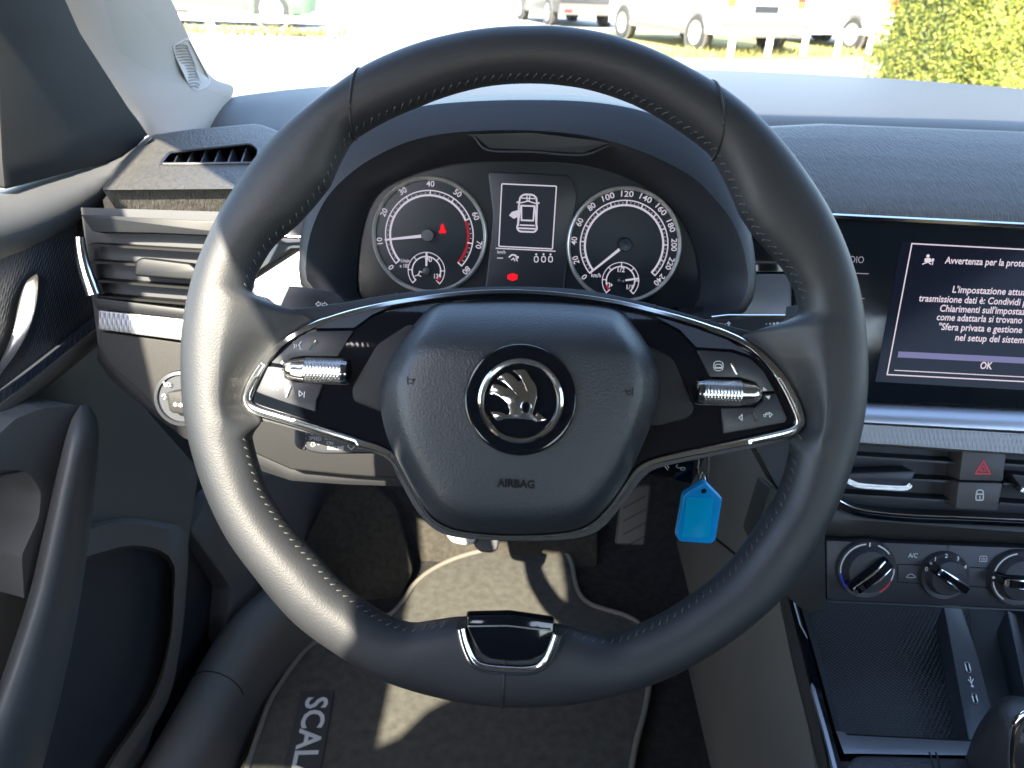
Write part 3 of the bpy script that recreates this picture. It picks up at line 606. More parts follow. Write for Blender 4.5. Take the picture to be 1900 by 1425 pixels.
# ------------------------------------------------------------------ climate panel
cl = thing('climate_panel', 'black climate control panel with three round dials below the vents', 'climate control', tuple(FP.p(1720, 1060)))
prism('faceplate', BTN, cl, FP, rnd([(1533, 1003), (1980, 1020), (1980, 1134), (1535, 1114)], 3), .004, -.03, .0015)
m = MB(); m.add(*tube(FP.ps([(1533, 1116), (1980, 1136)], .005), .001, 6)); m.build('lower_edge', SMOOTH, cl)
m = MB(); lines(m, FP, [(1667, 1047), (1716, 1049)], 1.6, .0045); lines(m, FP, [(1665, 1080), (1714, 1083)], 1.6, .0045); lines(m, FP, [(1800, 1053), (1848, 1055)], 1.6, .0045); lines(m, FP, [(1800, 1088), (1845, 1091)], 1.6, .0045); lines(m, FP, [(1760, 1012), (1759, 1026)], 1, .0045); lines(m, FP, [(1713, 1049), (1714, 1083)], 1.2, .0045); lines(m, FP, [(1666, 1047), (1665, 1080)], 1.2, .0045); m.build('button_gaps', INK, cl)
m = MB(); text(m, 'A/C', FP, 1694, 1031, 8.5, .0046, wpx=17); lines(m, FP, rnd([(1818, 1032), (1831, 1032), (1831, 1042), (1817, 1042)], 2, 2), 1.3, .0046, True); lines(m, FP, [(1821, 1036), (1828, 1036)], 1.2, .0046); lines(m, FP, [(1821, 1039), (1828, 1039)], 1.2, .0046)
lines(m, FP, spx([(1682, 1071), (1685, 1067), (1690, 1065), (1695, 1067), (1699, 1071), (1690, 1072), (1682, 1071)], 2), 1.2, .0046); m.build('button_symbols', GREYPRINT, cl)
def dial(px, py, rp, ang, marks):
    mp = FP.mpp(px, py); r = rp*mp; k = MB(); B_ = FP.p(px, py, .010); k.add(*ring_geo(B_-FP.n*.007, FP.ex, FP.ey, FP.n, [(r, -.004), (r, .003), (r*.97, .006), (r*.8, .0055), (r*.74, .010), (r*.70, .0125), (.0001, .0135)], 56)); d = k.build('dial', BTN, cl)
    c = B_ + FP.n*.0085; a = radians(ang); u = FP.ex*cos(a)+FP.ey*sin(a); v = FP.n.cross(u); k = MB()
    L1, L2 = r*.86, r*.72; sec = [(-.15, -.012), (-.13, .002), (-.09, .006), (.09, .006), (.13, .002), (.15, -.012)]; rows = []
    for t, w, hh in ((-L2, .5, -.006), (-L2*.9, .9, .0), (0, 1.0, .003), (L1*.85, .9, .002), (L1, .6, -.002)): rows.append([c + u*t + v*(x*r*1.5*w) + FP.n*(y+hh) for x, y in sec])
    k.add(*grid(rows)); g = k.build('grip', PIANO, d, 50)
    k = MB(); k.add(*tube([c+u*(L1*.95)+v*r*.10+FP.n*.006, c+u*0+v*r*.15+FP.n*.0085, c-u*L2*.75+v*r*.15+FP.n*.004], .0011, 6)); k.add(*tube([c+u*(L1*.95)-v*r*.10+FP.n*.006, c+u*0-v*r*.15+FP.n*.0085, c-u*L2*.75-v*r*.15+FP.n*.004], .0011, 6))
    q = c + u*L1*.93 + FP.n*.0075; k.add([q-u*.0035-v*r*.1, q+u*.002-v*r*.07, q+u*.002+v*r*.07, q-u*.0035+v*r*.1], [[0, 1, 2, 3]]); k.build('pointer_trim', CHROME, g)
    if marks: marks(d, B_ - FP.n*.0007, r)
def m1(d, c, r):
    k = MB(); R = r*.89; w = .0011; arc(k, c, FP, R, w, 98, 190); arc(k, c, FP, R, w, 40, 72); arc(k, c, FP, R, w, -22, 4); bar(k, c+FP.ey*R*.9, c+FP.ey*R*1.06, w, FP); k.build('scale', WHITEPRINT, d)
    k = MB(); arc(k, c, FP, R, w, 192, 226); k.build('cold_scale', BLUEPRINT, d); k = MB(); arc(k, c, FP, R, w, -58, -24); k.build('hot_scale', REDPRINT, d)
def m2(d, c, r):
    k = MB()
    for s, a in (('0', 162), ('1', 126), ('2', 95), ('3', 62), ('4', 30)): text(k, s, FP, 1757, 1070, 8, 0, c=c+(FP.ex*cos(radians(a))+FP.ey*sin(radians(a)))*r*.86, bold=.01)
    k.add(*disc_geo(c+(FP.ex*cos(radians(142))+FP.ey*sin(radians(142)))*r*.84, FP.ex, FP.ey, .0013, 10)); k.build('scale', WHITEPRINT, d)
def m3(d, c, r):
    k = MB(); R = r*.89; arc(k, c, FP, R, .0011, 100, 165); arc(k, c, FP, R, .0011, 190, 240); k.add(*disc_geo(c+FP.ex*-R, FP.ex, FP.ey, .0016, 4)); k.build('scale', WHITEPRINT, d)
dial(1610, 1058, 55, 222, m1); dial(1756, 1070, 45, 148, m2); dial(1892, 1074, 53, 178, m3)

# ------------------------------------------------------------------ light switch
ls = thing('light_switch', 'round headlamp switch on the lower dash beside the wheel rim', 'switch', tuple(FP.p(345, 738)))
m = MB(); mp = FP.mpp(345, 738); lathe(m, FP, 343, 738, [(50*mp, 0), (52*mp, .004), (50*mp, .007), (44*mp, .0075), (42*mp, .005), (.0001, .005)], .007); kn = m.build('dial', SMOOTH, ls)
prism('grip', DASHLOW, ls, FP, rnd([(306, 728), (350, 722), (390, 736), (392, 764), (352, 772), (312, 766)], 8), .026, .008, .004)
m = MB(); lines(m, FP, [(304, 710), (307, 716)], 3, .0155); lines(m, FP, rnd([(309, 710), (316, 711), (316, 717), (310, 717)], 3, 2), 1.5, .0155, True); lines(m, FP, spx([(300, 735), (304, 731), (307, 736), (304, 740)], 2), 1.5, .0155); m.build('symbols', WHITEPRINT, ls)
m = MB(); text(m, '*', FP, 325, 754, 12, .0265); text(m, '*', FP, 335, 755, 12, .0265); m.build('lamp_symbol', WHITEPRINT, ls)

# ------------------------------------------------------------------ instrument cluster
ic = thing('instrument_cluster', 'hooded instrument cluster with two round lit gauges above the wheel hub', 'instrument cluster', tuple(CP.p(977, 440)))
RB = [(640, 570), (594, 556), (562, 532), (555, 505), (556, 466), (562, 415), (580, 350), (612, 295), (655, 248), (710, 216), (780, 197), (870, 188), (985, 185), (1100, 189), (1195, 206), (1265, 238), (1320, 286), (1360, 345), (1384, 400), (1398, 460), (1402, 520), (1395, 556), (1372, 584), (1330, 596), (1270, 598)]
RC = [(640, 564), (602, 549), (574, 528), (567, 505), (569, 470), (578, 427), (602, 373), (640, 330), (690, 294), (760, 262), (850, 245), (985, 242), (1100, 254), (1200, 285), (1284, 328), (1330, 373), (1360, 413), (1380, 462), (1390, 520), (1384, 548), (1366, 574), (1330, 588), (1270, 591)]
RD = [(660, 562), (625, 550), (598, 535), (590, 505), (596, 450), (615, 400), (650, 352), (700, 318), (770, 285), (860, 266), (985, 262), (1095, 272), (1185, 302), (1255, 340), (1300, 385), (1330, 430), (1350, 480), (1358, 520), (1352, 545), (1335, 568), (1310, 580), (1260, 584)]
RE = [(700, 566), (680, 560), (664, 545), (662, 500), (668, 440), (684, 384), (712, 348), (770, 322), (832, 306), (900, 300), (985, 300), (1060, 303), (1130, 318), (1195, 346), (1240, 380), (1275, 425), (1295, 480), (1300, 530), (1294, 560), (1275, 578), (1240, 584)]
def resamp(px, n, h=None):
    q = spx(px, 8); L = [0]
    for a, b in zip(q, q[1:]): L.append(L[-1]+sqrt((a[0]-b[0])**2+(a[1]-b[1])**2))
    out = []
    for i in range(n+1):
        d = L[-1]*i/n; j = 0
        while j < len(L)-2 and L[j+1] < d: j += 1
        t = (d-L[j])/(L[j+1]-L[j]+1e-9); out.append((lerp(q[j][0], q[j+1][0], t), lerp(q[j][1], q[j+1][1], t)))
    return out
def hoodring(px, t0, t1): # depth differs between foot and crown
    q = resamp(px, 64); return [at(x, y, lerp(t0, t1, sin(pi*i/64))) for i, (x, y) in enumerate(q)]
r1 = hoodring(RB, .585, .575); r2 = hoodring(RC, .575, .563); rA = [p + V((0, .03, .0)) for p in r1]; rAA = [V((p.x*.93, p.y+.2, p.z-.075)) for p in r1]
crest = [lerp(a, b, .16) + V((0, -.0035, -.0005)) for a, b in zip(r1, r2)]
crest1 = [lerp(a, b, .05) + V((0, -.002, .001)) for a, b in zip(r1, r2)]; crest2 = [lerp(a, b, .6) + V((0, -.003, 0)) for a, b in zip(r1, r2)]
hd = mesh('hood', *grid([rAA, rA, r1, crest1, crest, crest2, r2]), HOODM, ic, 70)
r3 = hoodring(RD, .59, .59); q4 = resamp(RE, 64); r4 = [CP.p(x, y, .004) for x, y in q4]; r5 = [CP.p(x, y, -.004) for x, y in q4]
edge = [lerp(a, b, .12)+V((0, -.0015, 0)) for a, b in zip(r2, r3)]
mesh('bezel', *grid([r2, edge, r3, r4, r5]), SMOOTH, ic, 60)
m = MB(); vis = [(846, 247), (878, 253), (906, 279), (985, 282), (1080, 288), (1128, 271), (1160, 269)]
m.add(*sweep_geo(spl([at(x, y, .572) for x, y in vis], 5), V((0, -1, .3)), circ(.0009, 8), False)); m.build('visor_line', MATTE, hd)
prism('sensor_panel', MATTE, ic, Plane(at(985, 262, .569), tilt(0)), rnd([(862, 250), (985, 246), (1146, 266), (1122, 268), (1080, 284), (985, 278), (908, 275), (884, 254)], 4), .0, -.004, .001)
prism('dial_plate', DIAL, ic, CP, [(640, 620), (640, 300), (985, 285), (1320, 310), (1330, 640)], .0, -.01)
m = MB(); m.add(*prism_geo(CP.ps(rnd([(905, 318), (1058, 325), (1070, 360), (1045, 545), (900, 540), (915, 400)], 10), .0025), -CP.n*.003, .001)); m.build('display_surround', SMOOTH, ic)
def gauge(nm, cx, cy, rp, maxv, step, sub, red, needle, rcol):
    mp = CP.mpp(cx, cy); c = CP.p(cx, cy, .001); k = MB(); lathe(k, CP, cx, cy, [(rp*mp*.945, .000), (rp*mp*.95, .004), (rp*mp*.98, .0062), (rp*mp*1.0, .0055), (rp*mp*1.02, .000)], .001, 96); g = k.build(nm, DCHROME if 0 else SATINR, ic)
    k = MB(); k.add(*disc_geo(c+CP.n*.0006, CP.ex, CP.ey, rp*mp*.95, 72)); k.build('face', DIAL, g)
    a0, a1 = 221, -41; A = lambda v: a0 + (a1-a0)*v/maxv; L = .0012; k = MB(); rk = MB()
    ro, ri = 81*mp, 72.5*mp
    arc(k, c, CP, ro, 2.2*mp, a0, a1, 90, L); arc(k, c, CP, ri, 3.8*mp, a0, A(red) if red else a1, 80, L)
    if red: arc(rk, c, CP, ri-.5*mp, 5*mp, A(red), a1+1, 24, L)
    v = 0
    while v <= maxv:
        d = CP.ex*cos(radians(A(v)))+CP.ey*sin(radians(A(v))); bar(k, c+d*(ri-1.5*mp), c+d*(ro+1*mp), 2.4*mp, CP, L+.0001)
        text(k, str(v), CP, cx, cy, 10.5, 0, ang=A(v)-90, c=c+d*(92.3*mp if v < 100 else 92*mp)+CP.n*L, bold=.012, wpx=(len(str(v))*7.6 if v >= 100 else None)); v += step
    for i in range(1, maxv//sub):
        if (i*sub) % step: d = CP.ex*cos(radians(A(i*sub)))+CP.ey*sin(radians(A(i*sub))); bar(k, c+d*(75.5*mp), c+d*(78*mp), 1.2*mp, CP, L+.0001)
    return g, c, mp, k, rk
SATINR = mat('gauge_ring_metal', (.55, .54, .50), .42, .7)
def small(k, rk, c, mp, a_red, needle, hubcol, g):
    L = .0012
    for r, w in ((34, 1.5), (26.5, 2.4)): arc(k, c, CP, r*mp, w*mp, 222, -42, 50, L)
    for i in range(7):
        a = 222-44*i; d = CP.ex*cos(radians(a))+CP.ey*sin(radians(a)); bar(k, c+d*25*mp, c+d*35*mp, 2*mp, CP, L+.0001)
    arc(rk, c, CP, 27*mp, 5*mp, *a_red, 10, L+.0001)
    d = CP.ex*cos(radians(needle))+CP.ey*sin(radians(needle)); n = MB(); bar(n, c+d*9*mp, c+d*34*mp, 3.6*mp, CP, L+.0012); return n
def needle(mb, c, ang, r0, r1, mp, w):
    d = CP.ex*cos(radians(ang))+CP.ey*sin(radians(ang)); bar(mb, c+d*r0*mp, c+d*r1*mp, w*mp, CP, .004, w*.55*mp)
# rev counter
g, c, mp, k, rk = gauge('rev_counter', 797, 437, 105, 80, 10, 2, 60, 0, 0)
sc_ = CP.p(791.5, 502.5, .001); n_ = small(k, rk, sc_, mp, (-42, -22), 90, 0, g)
text(k, '90', CP, 795, 482, 8.5, .0025, wpx=13, bold=.02); text(k, '130', CP, 812, 513, 8.5, .0022, wpx=13, bold=.02); text(k, '1/min', CP, 752, 484, 7, .0022, wpx=16); text(k, 'x 100', CP, 750, 493.5, 7, .0022, wpx=17)
lines(k, CP, [(770, 512), (776, 510), (781, 513)], 1.6, .0022); lines(k, CP, [(776, 511), (779, 503)], 2, .0022); lines(k, CP, [(779, 504), (783, 505)], 1.4, .0022)
k.build('markings', WHITEGLOW, g, 0); rk.build('red_zone', REDGLOW, g, 0)
hub = CP.p(795, 437, .001); needle(n_, hub, 188, 11, 80, mp, 6); n_.build('needle', WHITEGLOW, g, 0)
k = MB(); lathe(k, CP, 795, 437, [(12*mp, .001), (12*mp, .006), (10.5*mp, .008), (.0001, .0082)], .001, 32); lathe(k, CP, 791.5, 502.5, [(6.5*mp, .001), (6.5*mp, .004), (.0001, .005)], .001, 24); k.build('hub', mat('grey_hub', (.045, .05, .05), .5), g)
k = MB(); poly(k, CP, spx([(821, 415), (824, 419), (825, 424), (828, 430), (826, 433), (822, 432), (818, 433), (814, 431), (817, 426), (818, 419)], 3, True), .0025); k.build('seatbelt_telltale', TELL, g, 0)
# speedometer
g, c, mp, k, rk = gauge('speedometer', 1157.5, 455, 105, 240, 20, 5, 0, 0, 0)
sc_ = CP.p(1151, 521, .001); n_ = small(k, rk, sc_, mp, (200, 221), 10, 0, g)
text(k, '1/2', CP, 1152.6, 501, 8.5, .0022, wpx=13, bold=.02); text(k, '1/1', CP, 1168, 533, 8.5, .0022, wpx=11, bold=.02); text(k, 'km/h', CP, 1106, 511, 7.5, .0022, wpx=18)
lines(k, CP, rnd([(1126, 525), (1131, 525), (1131, 533), (1126, 533)], 1, 1), 1.6, .0022, True); poly(k, CP, [(1133, 525), (1137, 529), (1133, 532)], .0022)
k.build('markings', WHITEGLOW, g, 0); rk.build('red_zone', REDGLOW, g, 0)
hub = CP.p(1158.5, 454.5, .001); needle(n_, hub, 221, 12, 83, mp, 5.5); n_.build('needle', WHITEGLOW, g, 0)
k = MB(); lathe(k, CP, 1158.5, 454.5, [(13*mp, .001), (13*mp, .006), (11*mp, .008), (.0001, .0082)], .001, 32); lathe(k, CP, 1151, 521, [(6.5*mp, .001), (6.5*mp, .004), (.0001, .005)], .001, 24); k.build('hub', bpy.data.materials['dial_face'], g)
# centre display
k = MB(); poly(k, CP, [(929, 339), (1034, 344), (1026, 464), (923, 459)], .0029); ds = k.build('display', glow('lit_small_screen', (.012, .016, .03), .7), ic, 0)
h = .0033; k = MB(); lines(k, CP, rnd([(931, 341), (1032.5, 345.5), (1025, 462), (925.5, 457)], 2, 2), 2.4, h, True); lines(k, CP, [(920.5, 460.5), (1030, 466)], 2, h)
text(k, 'km/h', CP, 930.5, 467.8, 6, h, wpx=15); text(k, '---', CP, 928, 478, 8, h, wpx=11, bold=.03)
for x in (995, 1008.5, 1021.5): lines(k, CP, rnd([(x-3.5, 476), (x+3.5, 476), (x+3.5, 486), (x-3.5, 486)], 3, 2), 1.8, h, True); k.add(*disc_geo(CP.p(x, 472, h), CP.ex, CP.ey, mp*2, 10))
lines(k, CP, spx([(945, 477), (950, 473), (956, 474), (960, 479)], 3), 3, h); lines(k, CP, [(949, 482), (953, 479), (955, 484)], 2, h); lines(k, CP, [(957, 480), (960, 484)], 2, h); k.add(*disc_geo(CP.p(961, 477, h), CP.ex, CP.ey, mp*2, 10))
# car symbol seen from above with an open door
ccx, ccy = 979, 396
def cpt(x, y): return (ccx + x + .04*-y, ccy + y + .04*x)
def outl(pts, w, cl=True): lines(k, CP, [cpt(*p) for p in pts], w, h, cl)
outl(rnd([(-17, -14), (-15, -30), (-8, -35), (8, -35), (15, -30), (17, -14), (17, 20), (19, 28), (14, 34), (-14, 34), (-19, 28), (-17, 20)], 4, 3), 3.2)
outl([(-12, -14), (-11, 13), (11, 13), (12, -14)], 3); outl([(-14, -19), (0, -23), (14, -19)], 2.2, False); outl([(-12, -28), (12, -28)], 2, False); outl([(-13, 22), (13, 22)], 2.6, False); outl([(-15, 28), (15, 28)], 3, False); outl([(-13, -14), (-17, 24)], 2.6, False); outl([(13, -14), (17, 24)], 2.6, False)
outl([(-20, -20), (-16, -20)], 3, False); outl([(16, -20), (20, -20)], 3, False); outl([(-3, -35), (-2, -24)], 2, False); outl([(3, -35), (2, -24)], 2, False)
poly(k, CP, [(961.8, 389.6), (950, 393), (944.2, 399.5), (953.3, 406), (962, 402)], h)
k.build('display_symbols', WHITEGLOW, ds, 0)
k = MB(); k.add(*disc_geo(CP.p(951, 514, .0030), CP.ex, CP.ey, 8.5*mp, 24, 6.8*mp)); lines(k, CP, [(942.5, 510), (942.5, 518)], 1.6, .0030); lines(k, CP, [(959.5, 510), (959.5, 518)], 1.6, .0030); k.build('brake_telltale', TELL, ic, 0)

# ------------------------------------------------------------------ stalks and column
sc = thing('steering_column', 'black steering column shroud behind the wheel hub', 'steering column', (0, .5, .9))
SC0 = Plane(at(973, 700, .47), tilt(26))
v, f = prism_geo(SC0.ps(rnd([(700, 560), (860, 548), (1080, 552), (1250, 590), (1290, 700), (1270, 840), (1190, 880), (960, 890), (790, 870), (700, 820), (660, 690)], 30)), -SC0.n*.11, .01); mesh('shroud', v, f, SMOOTH, sc)
def stalk(name, label, pts, px, t, thick, m_=BTN):
    pl = Plane(at(px[0], px[1], t), tilt(24)); r = thing(name, label, 'stalk', tuple(pl.o)); v, f = prism_geo(pl.ps(pts), -pl.n*thick, .004, 3); mesh('lever', v, f, m_, r); return r, pl
st, pl = stalk('indicator_stalk', 'black indicator stalk with white arrows between wheel rim and cluster', rnd([(470, 528), (560, 532), (612, 540), (628, 556), (640, 600), (470, 600)], [4, 8, 14, 8, 4, 4]), (560, 560), .50, .018)
m = MB()
def arrow2(m, pl, x, y, s, d, w=1.3): lines(m, pl, [(x+d*s*a, y+s*b) for a, b in ((0, -.45), (.9, -.45), (.9, -1), (2, 0), (.9, 1), (.9, .45), (0, .45))], w, .0004, True)
arrow2(m, pl, 595, 564, 4.5, -1); arrow2(m, pl, 598, 565, 4.5, 1); lines(m, pl, [(500, 549), (512, 548), (514, 556)], 2.5, .0004); poly(m, pl, [(508, 560), (514, 559), (522, 571), (516, 573)], .0004); m.build('symbols', WHITEPRINT, st)
st, pl = stalk('wiper_stalk', 'black wiper stalk with white water drop symbols beside the screen', rnd([(1310, 592), (1500, 588), (1510, 640), (1310, 640)], 4), (1400, 610), .50, .018)
mesh('chrome_edge', *tube(pl.ps([(1320, 590), (1350, 586.5), (1476, 587)], -.001), .0012, 8), CHROME, st)
m = MB(); text(m, 'HIGH', pl, 1333, 604, 8, .0004, wpx=26); lines(m, pl, [(1352, 609), (1352, 600)], 3, .0004); poly(m, pl, [(1347, 601), (1352, 596), (1357, 601)], .0004)
for i, (x, r) in enumerate(((1422, 1.2), (1429, 1.6), (1436, 2.2), (1443, 2.8))): m.add(*disc_geo(pl.p(x, 601-i*.3, .0004), pl.ex, pl.ey, r*pl.mpp(x, 600), 12))
lines(m, pl, spx([(1390, 622), (1396, 617), (1404, 616), (1412, 620)], 3), 1.4, .0004); lines(m, pl, [(1456, 612), (1462, 605), (1468, 604)], 1.6, .0004); m.build('symbols', WHITEPRINT, st)
st, pl = stalk('cruise_stalk', 'black cruise control stalk printed SET SPEED CANCEL under the wheel spoke', rnd([(562, 790), (640, 800), (725, 830), (725, 842), (600, 843), (572, 838), (560, 828)], 6), (620, 815), .475, .016)
mesh('end_cap', *prism_geo(pl.ps(rnd([(546, 796), (552, 790), (566, 790), (566, 838), (552, 832), (546, 824)], 5), .001), -pl.n*.017, .003), SMOOTH, st)
m = MB()
for s, x, y in (('S', 567.5, 804), ('E', 567, 814), ('T', 567, 824.5)): text(m, s, pl, x, y, 6.5, .0004, bold=.0)
text(m, 'SPEED', pl, 585, 814, 6.8, .0004, wpx=23, bold=.0); text(m, 'CANCEL', pl, 617, 813, 6.8, .0004, wpx=30, bold=0); text(m, 'ON', pl, 612, 822.5, 6.5, .0004, wpx=12, bold=0); text(m, 'RESUME', pl, 623, 831.5, 7, .0004, wpx=30, bold=.02); text(m, '+', pl, 591, 804, 7, .0004); text(m, '-', pl, 591, 824, 7, .0004); text(m, 'OFF', pl, 607, 804, 6.5, .0004, wpx=14, bold=0)
lines(m, pl, [(578, 806), (578, 802), (576, 802), (581, 797), (586, 802), (583, 802), (583, 806)], 1, .0004, True); lines(m, pl, [(578, 821), (578, 825), (576, 825), (580, 829), (585, 825), (583, 825), (583, 821)], 1, .0004, True)
lines(m, pl, [(645, 828), (652, 834), (658, 828), (655, 826), (648, 824)], 1.2, .0004, True); poly(m, pl, [(639, 815), (645, 818), (649, 822), (644, 821)], .0004); text(m, 'MODE', pl, 673, 830.5, 5.5, .0004, wpx=17, bold=0); lines(m, pl, [(666, 826), (666, 823), (671, 826), (677, 826)], 1, .0004); m.build('lettering', GREYPRINT, st)
# ignition key and tag
KPl = Plane(at(1240, 870, .50), tilt(14))
ky = thing('ignition_key', 'black remote key with silver symbols in the steering column', 'key', tuple(KPl.o))
mesh('fob', *prism_geo(KPl.ps(rnd([(1150, 850), (1290, 845), (1284, 898), (1190, 878)], 6)), -KPl.n*.014, .003), PIANO, ky)
m = MB(); lines(m, KPl, rnd([(1264, 867), (1271, 868), (1270, 873), (1263, 872)], 1, 1), 1.5, .0005, True); lines(m, KPl, spx([(1263, 868), (1258, 868), (1255, 865), (1257, 862)], 3), 1.5, .0005); lines(m, KPl, [(1231, 862), (1239, 872)], 1.6, .0005); lines(m, KPl, [(1236, 860), (1241, 868)], 1.6, .0005); m.build('symbols', GREYPRINT, ky)
kr = thing('key_ring', 'silver split ring and short chain linking key and blue tag', 'key ring', tuple(at(1305, 880, .5)))
mp = .5/F
def loop3(c, a, b, ex, ey, r, n=24): return tube([c + ex*(a*cos(2*pi*i/n)) + ey*(b*sin(2*pi*i/n)) for i in range(n)], r, 6, True, nrm=ex.cross(ey))
mm = MB(); mm.add(*loop3(at(1305, 866, .497), 10*mp, 30*mp, CR, CU, .0009)); mm.build('ring', DCHROME, kr)
mm = MB(); mm.add(*loop3(at(1303, 893, .495), 4*mp, 15*mp, CR, CU, .0008)); mm.add(*loop3(at(1305, 906, .492), 3*mp, 8*mp, CR, CU, .0007)); mm.build('chain', CHROME, kr)
TP = Plane(at(1298, 950, .495), (.06, -cos(.2), sin(.2)), (1, 0, 0))
tg = thing('key_tag', 'translucent bright blue plastic key tag hanging below the wheel spoke', 'key tag', tuple(TP.o))
tagp = rnd([(1309, 893), (1341, 925), (1328, 1003), (1320, 1010), (1262, 1006), (1255, 996), (1268, 918)], [5, 5, 4, 5, 6, 6, 6], 4)
mesh('plate', *prism_geo(TP.ps(tagp), -TP.n*.0045, .0012, 3), BLUE, tg)
m = MB(); m.add(*prism_geo(TP.ps(rnd([(1275, 924), (1326, 926), (1316, 1000), (1265, 997)], 3), .0007), -TP.n*.001, .0004)); m.build('window', BLUEW, tg)
m = MB(); m.add(*disc_geo(TP.p(1306, 911, .0003), TP.ex, TP.ey, 5*mp, 18)); m.build('hole', INK, tg)

# ================================================================== STEERING WHEEL
sw = thing('steering_wheel', 'black leather two spoke steering wheel with chrome trim', 'steering wheel', tuple(WP.o))
OUT = [(978, 50), (1017, 49), (1134, 66), (1211, 93), (1289, 133), (1361, 178), (1428, 238), (1496, 323), (1546, 405), (1592, 531), (1607, 640), (1608, 717), (1600, 788), (1577, 872), (1531, 984), (1453, 1106), (1368, 1180), (1295, 1228), (1236, 1258), (1162, 1285), (1074, 1304), (1000, 1311), (931, 1311), (805, 1291), (695, 1255), (628, 1214), (547, 1155), (474, 1069), (421, 997), (366, 869), (342, 763), (337, 683), (341, 599), (360, 508), (394, 424), (438, 345), (525, 238), (560, 207), (621, 160), (678, 122), (742, 93), (846, 63)]
INN = [(985, 155), (1085, 165), (1176, 195), (1260, 244), (1316, 287), (1351, 352), (1371, 400), (1395, 436), (1422, 466), (1452, 500), (1476, 545), (1483, 600), (1482, 680), (1476, 760), (1464, 838), (1450, 890), (1438, 922), (1416, 955), (1391, 992), (1354, 1040), (1321, 1073), (1280, 1103), (1236, 1132), (1184, 1158), (1147, 1174), (1122, 1178), (1092, 1173), (1063, 1162), (1037, 1157), (1000, 1150), (945, 1145), (900, 1143), (860, 1143), (838, 1145), (805, 1150), (768, 1156), (732, 1147), (687, 1121), (639, 1084), (592, 1033), (540, 974), (499, 911), (475, 840), (463, 780), (460, 700), (460, 620), (466, 556), (476, 510), (505, 461), (556, 415), (584, 384), (614, 347), (655, 262), (708, 230), (775, 200), (846, 174), (900, 161)]
CX, CY = 973.0, 680.0
def polar(pts): return sorted((atan2(CY-y, x-CX) % (2*pi), sqrt((x-CX)**2+(y-CY)**2)) for x, y in pts)
def pol(tab, a):
    a %= 2*pi; T = [(tab[-1][0]-2*pi, tab[-1][1])] + tab + [(tab[0][0]+2*pi, tab[0][1])]; return interp(T, a)
po, pi_ = polar(OUT), polar(INN); NA = 720
def smoothed(tab, a, w): return sum(pol(tab, a+w*k/3)*c for k, c in zip(range(-3, 4), (1, 2, 3, 4, 3, 2, 1)))/16
rim_c, rim_a, rim_rad, rim_b = [], [], [], []
for i in range(NA):
    a = 2*pi*i/NA; ro, ri = smoothed(po, a, .04), smoothed(pi_, a, .025); rm = (ro+ri)/2
    O, I = WP.p(CX+ro*cos(a), CY-ro*sin(a)), WP.p(CX+ri*cos(a), CY-ri*sin(a)); c = (O+I)/2; hw = (O-I).length/2
    d = c-CAM; th = sqrt(max(0, 1-(d.normalized().dot(-WP.n))**2))/max(.3, d.normalized().dot(-WP.n)); b = .0165
    bot = max(0, 1-abs((a-1.5*pi))/.75); b = .0165 - .002*min(1, bot*1.5)
    rim_c.append(c); rim_a.append(sqrt(max(hw*hw-(b*th)**2, (hw*.8)**2))); rim_rad.append((O-I).normalized()); rim_b.append(b)
NS = 48
def sect(i, ph, k=1.0, e=2.25):
    cc, ss = cos(ph), sin(ph); q = (abs(cc)**e+abs(ss)**e)**(-1/e)
    return rim_c[i] + rim_rad[i]*(rim_a[i]*cc*q*k) + WP.n*(rim_b[i]*ss*q*k)
def sag_at(p): return .019*max(0, min(1.15, ((p-WP.o).dot(WP.ey)-.010)/.030))**1.5
CHR = [(166.0, 372), (167.0, 388), (169, 408), (174, 452), (178, 480), (182, 506), (185.5, 521), (187.5, 522), (189.5, 512), (192, 480), (195, 450)]
CHL = [(-19, 470), (-16, 500), (-13.8, 514), (-12.1, 527), (-9.8, 523), (-5.6, 500), (-1.2, 474), (3, 446), (7.5, 405), (9, 385), (10.5, 372)]
def sm(x): x = max(0, min(1, x)); return x*x*(3-2*x)
def spoke_w(d):
    """how far the leather runs out over the spoke at this angle, and to which radius"""
    if 160 < d < 200: return min(sm((d-164.6)/3.2), sm((195-d)/5.5)), interp(CHR, d)
    e = d-360 if d > 180 else d
    if -25 < e < 20: return min(sm((10.9-e)/3.4), sm((e+18.5)/5.5)), interp(CHL, e)
    return 0, 0
vs = []
for i in range(NA):
    a = 2*pi*i/NA; w, rt = spoke_w(degrees(a)); cpx = (smoothed(po, a, .04)+smoothed(pi_, a, .025))/2
    for j in range(NS):
        ph = 2*pi*j/NS; p = sect(i, ph)
        if w > 0 and pi/2 < ph < 1.5*pi:
            t = (ph-pi/2)/(pi/2); t = t if t <= 1 else 2-t; r = lerp(cpx, rt, t)
            if ph <= pi: h = lerp(rim_b[i], -.0006, sm(t))
            else: h = lerp(-rim_b[i], -.012, sm(t))
            q = WP.p(CX+r*cos(a), CY-r*sin(a), h); q = q + (q-CAM).normalized()*(sag_at(q)*t); p = lerp(p, q, w)
        vs.append(p)
fs = [[i*NS+j, i*NS+(j+1) % NS, ((i+1) % NA)*NS+(j+1) % NS, ((i+1) % NA)*NS+j] for i in range(NA) for j in range(NS)]
rim = mesh('rim', vs, fs, LEATHER, sw, 0)
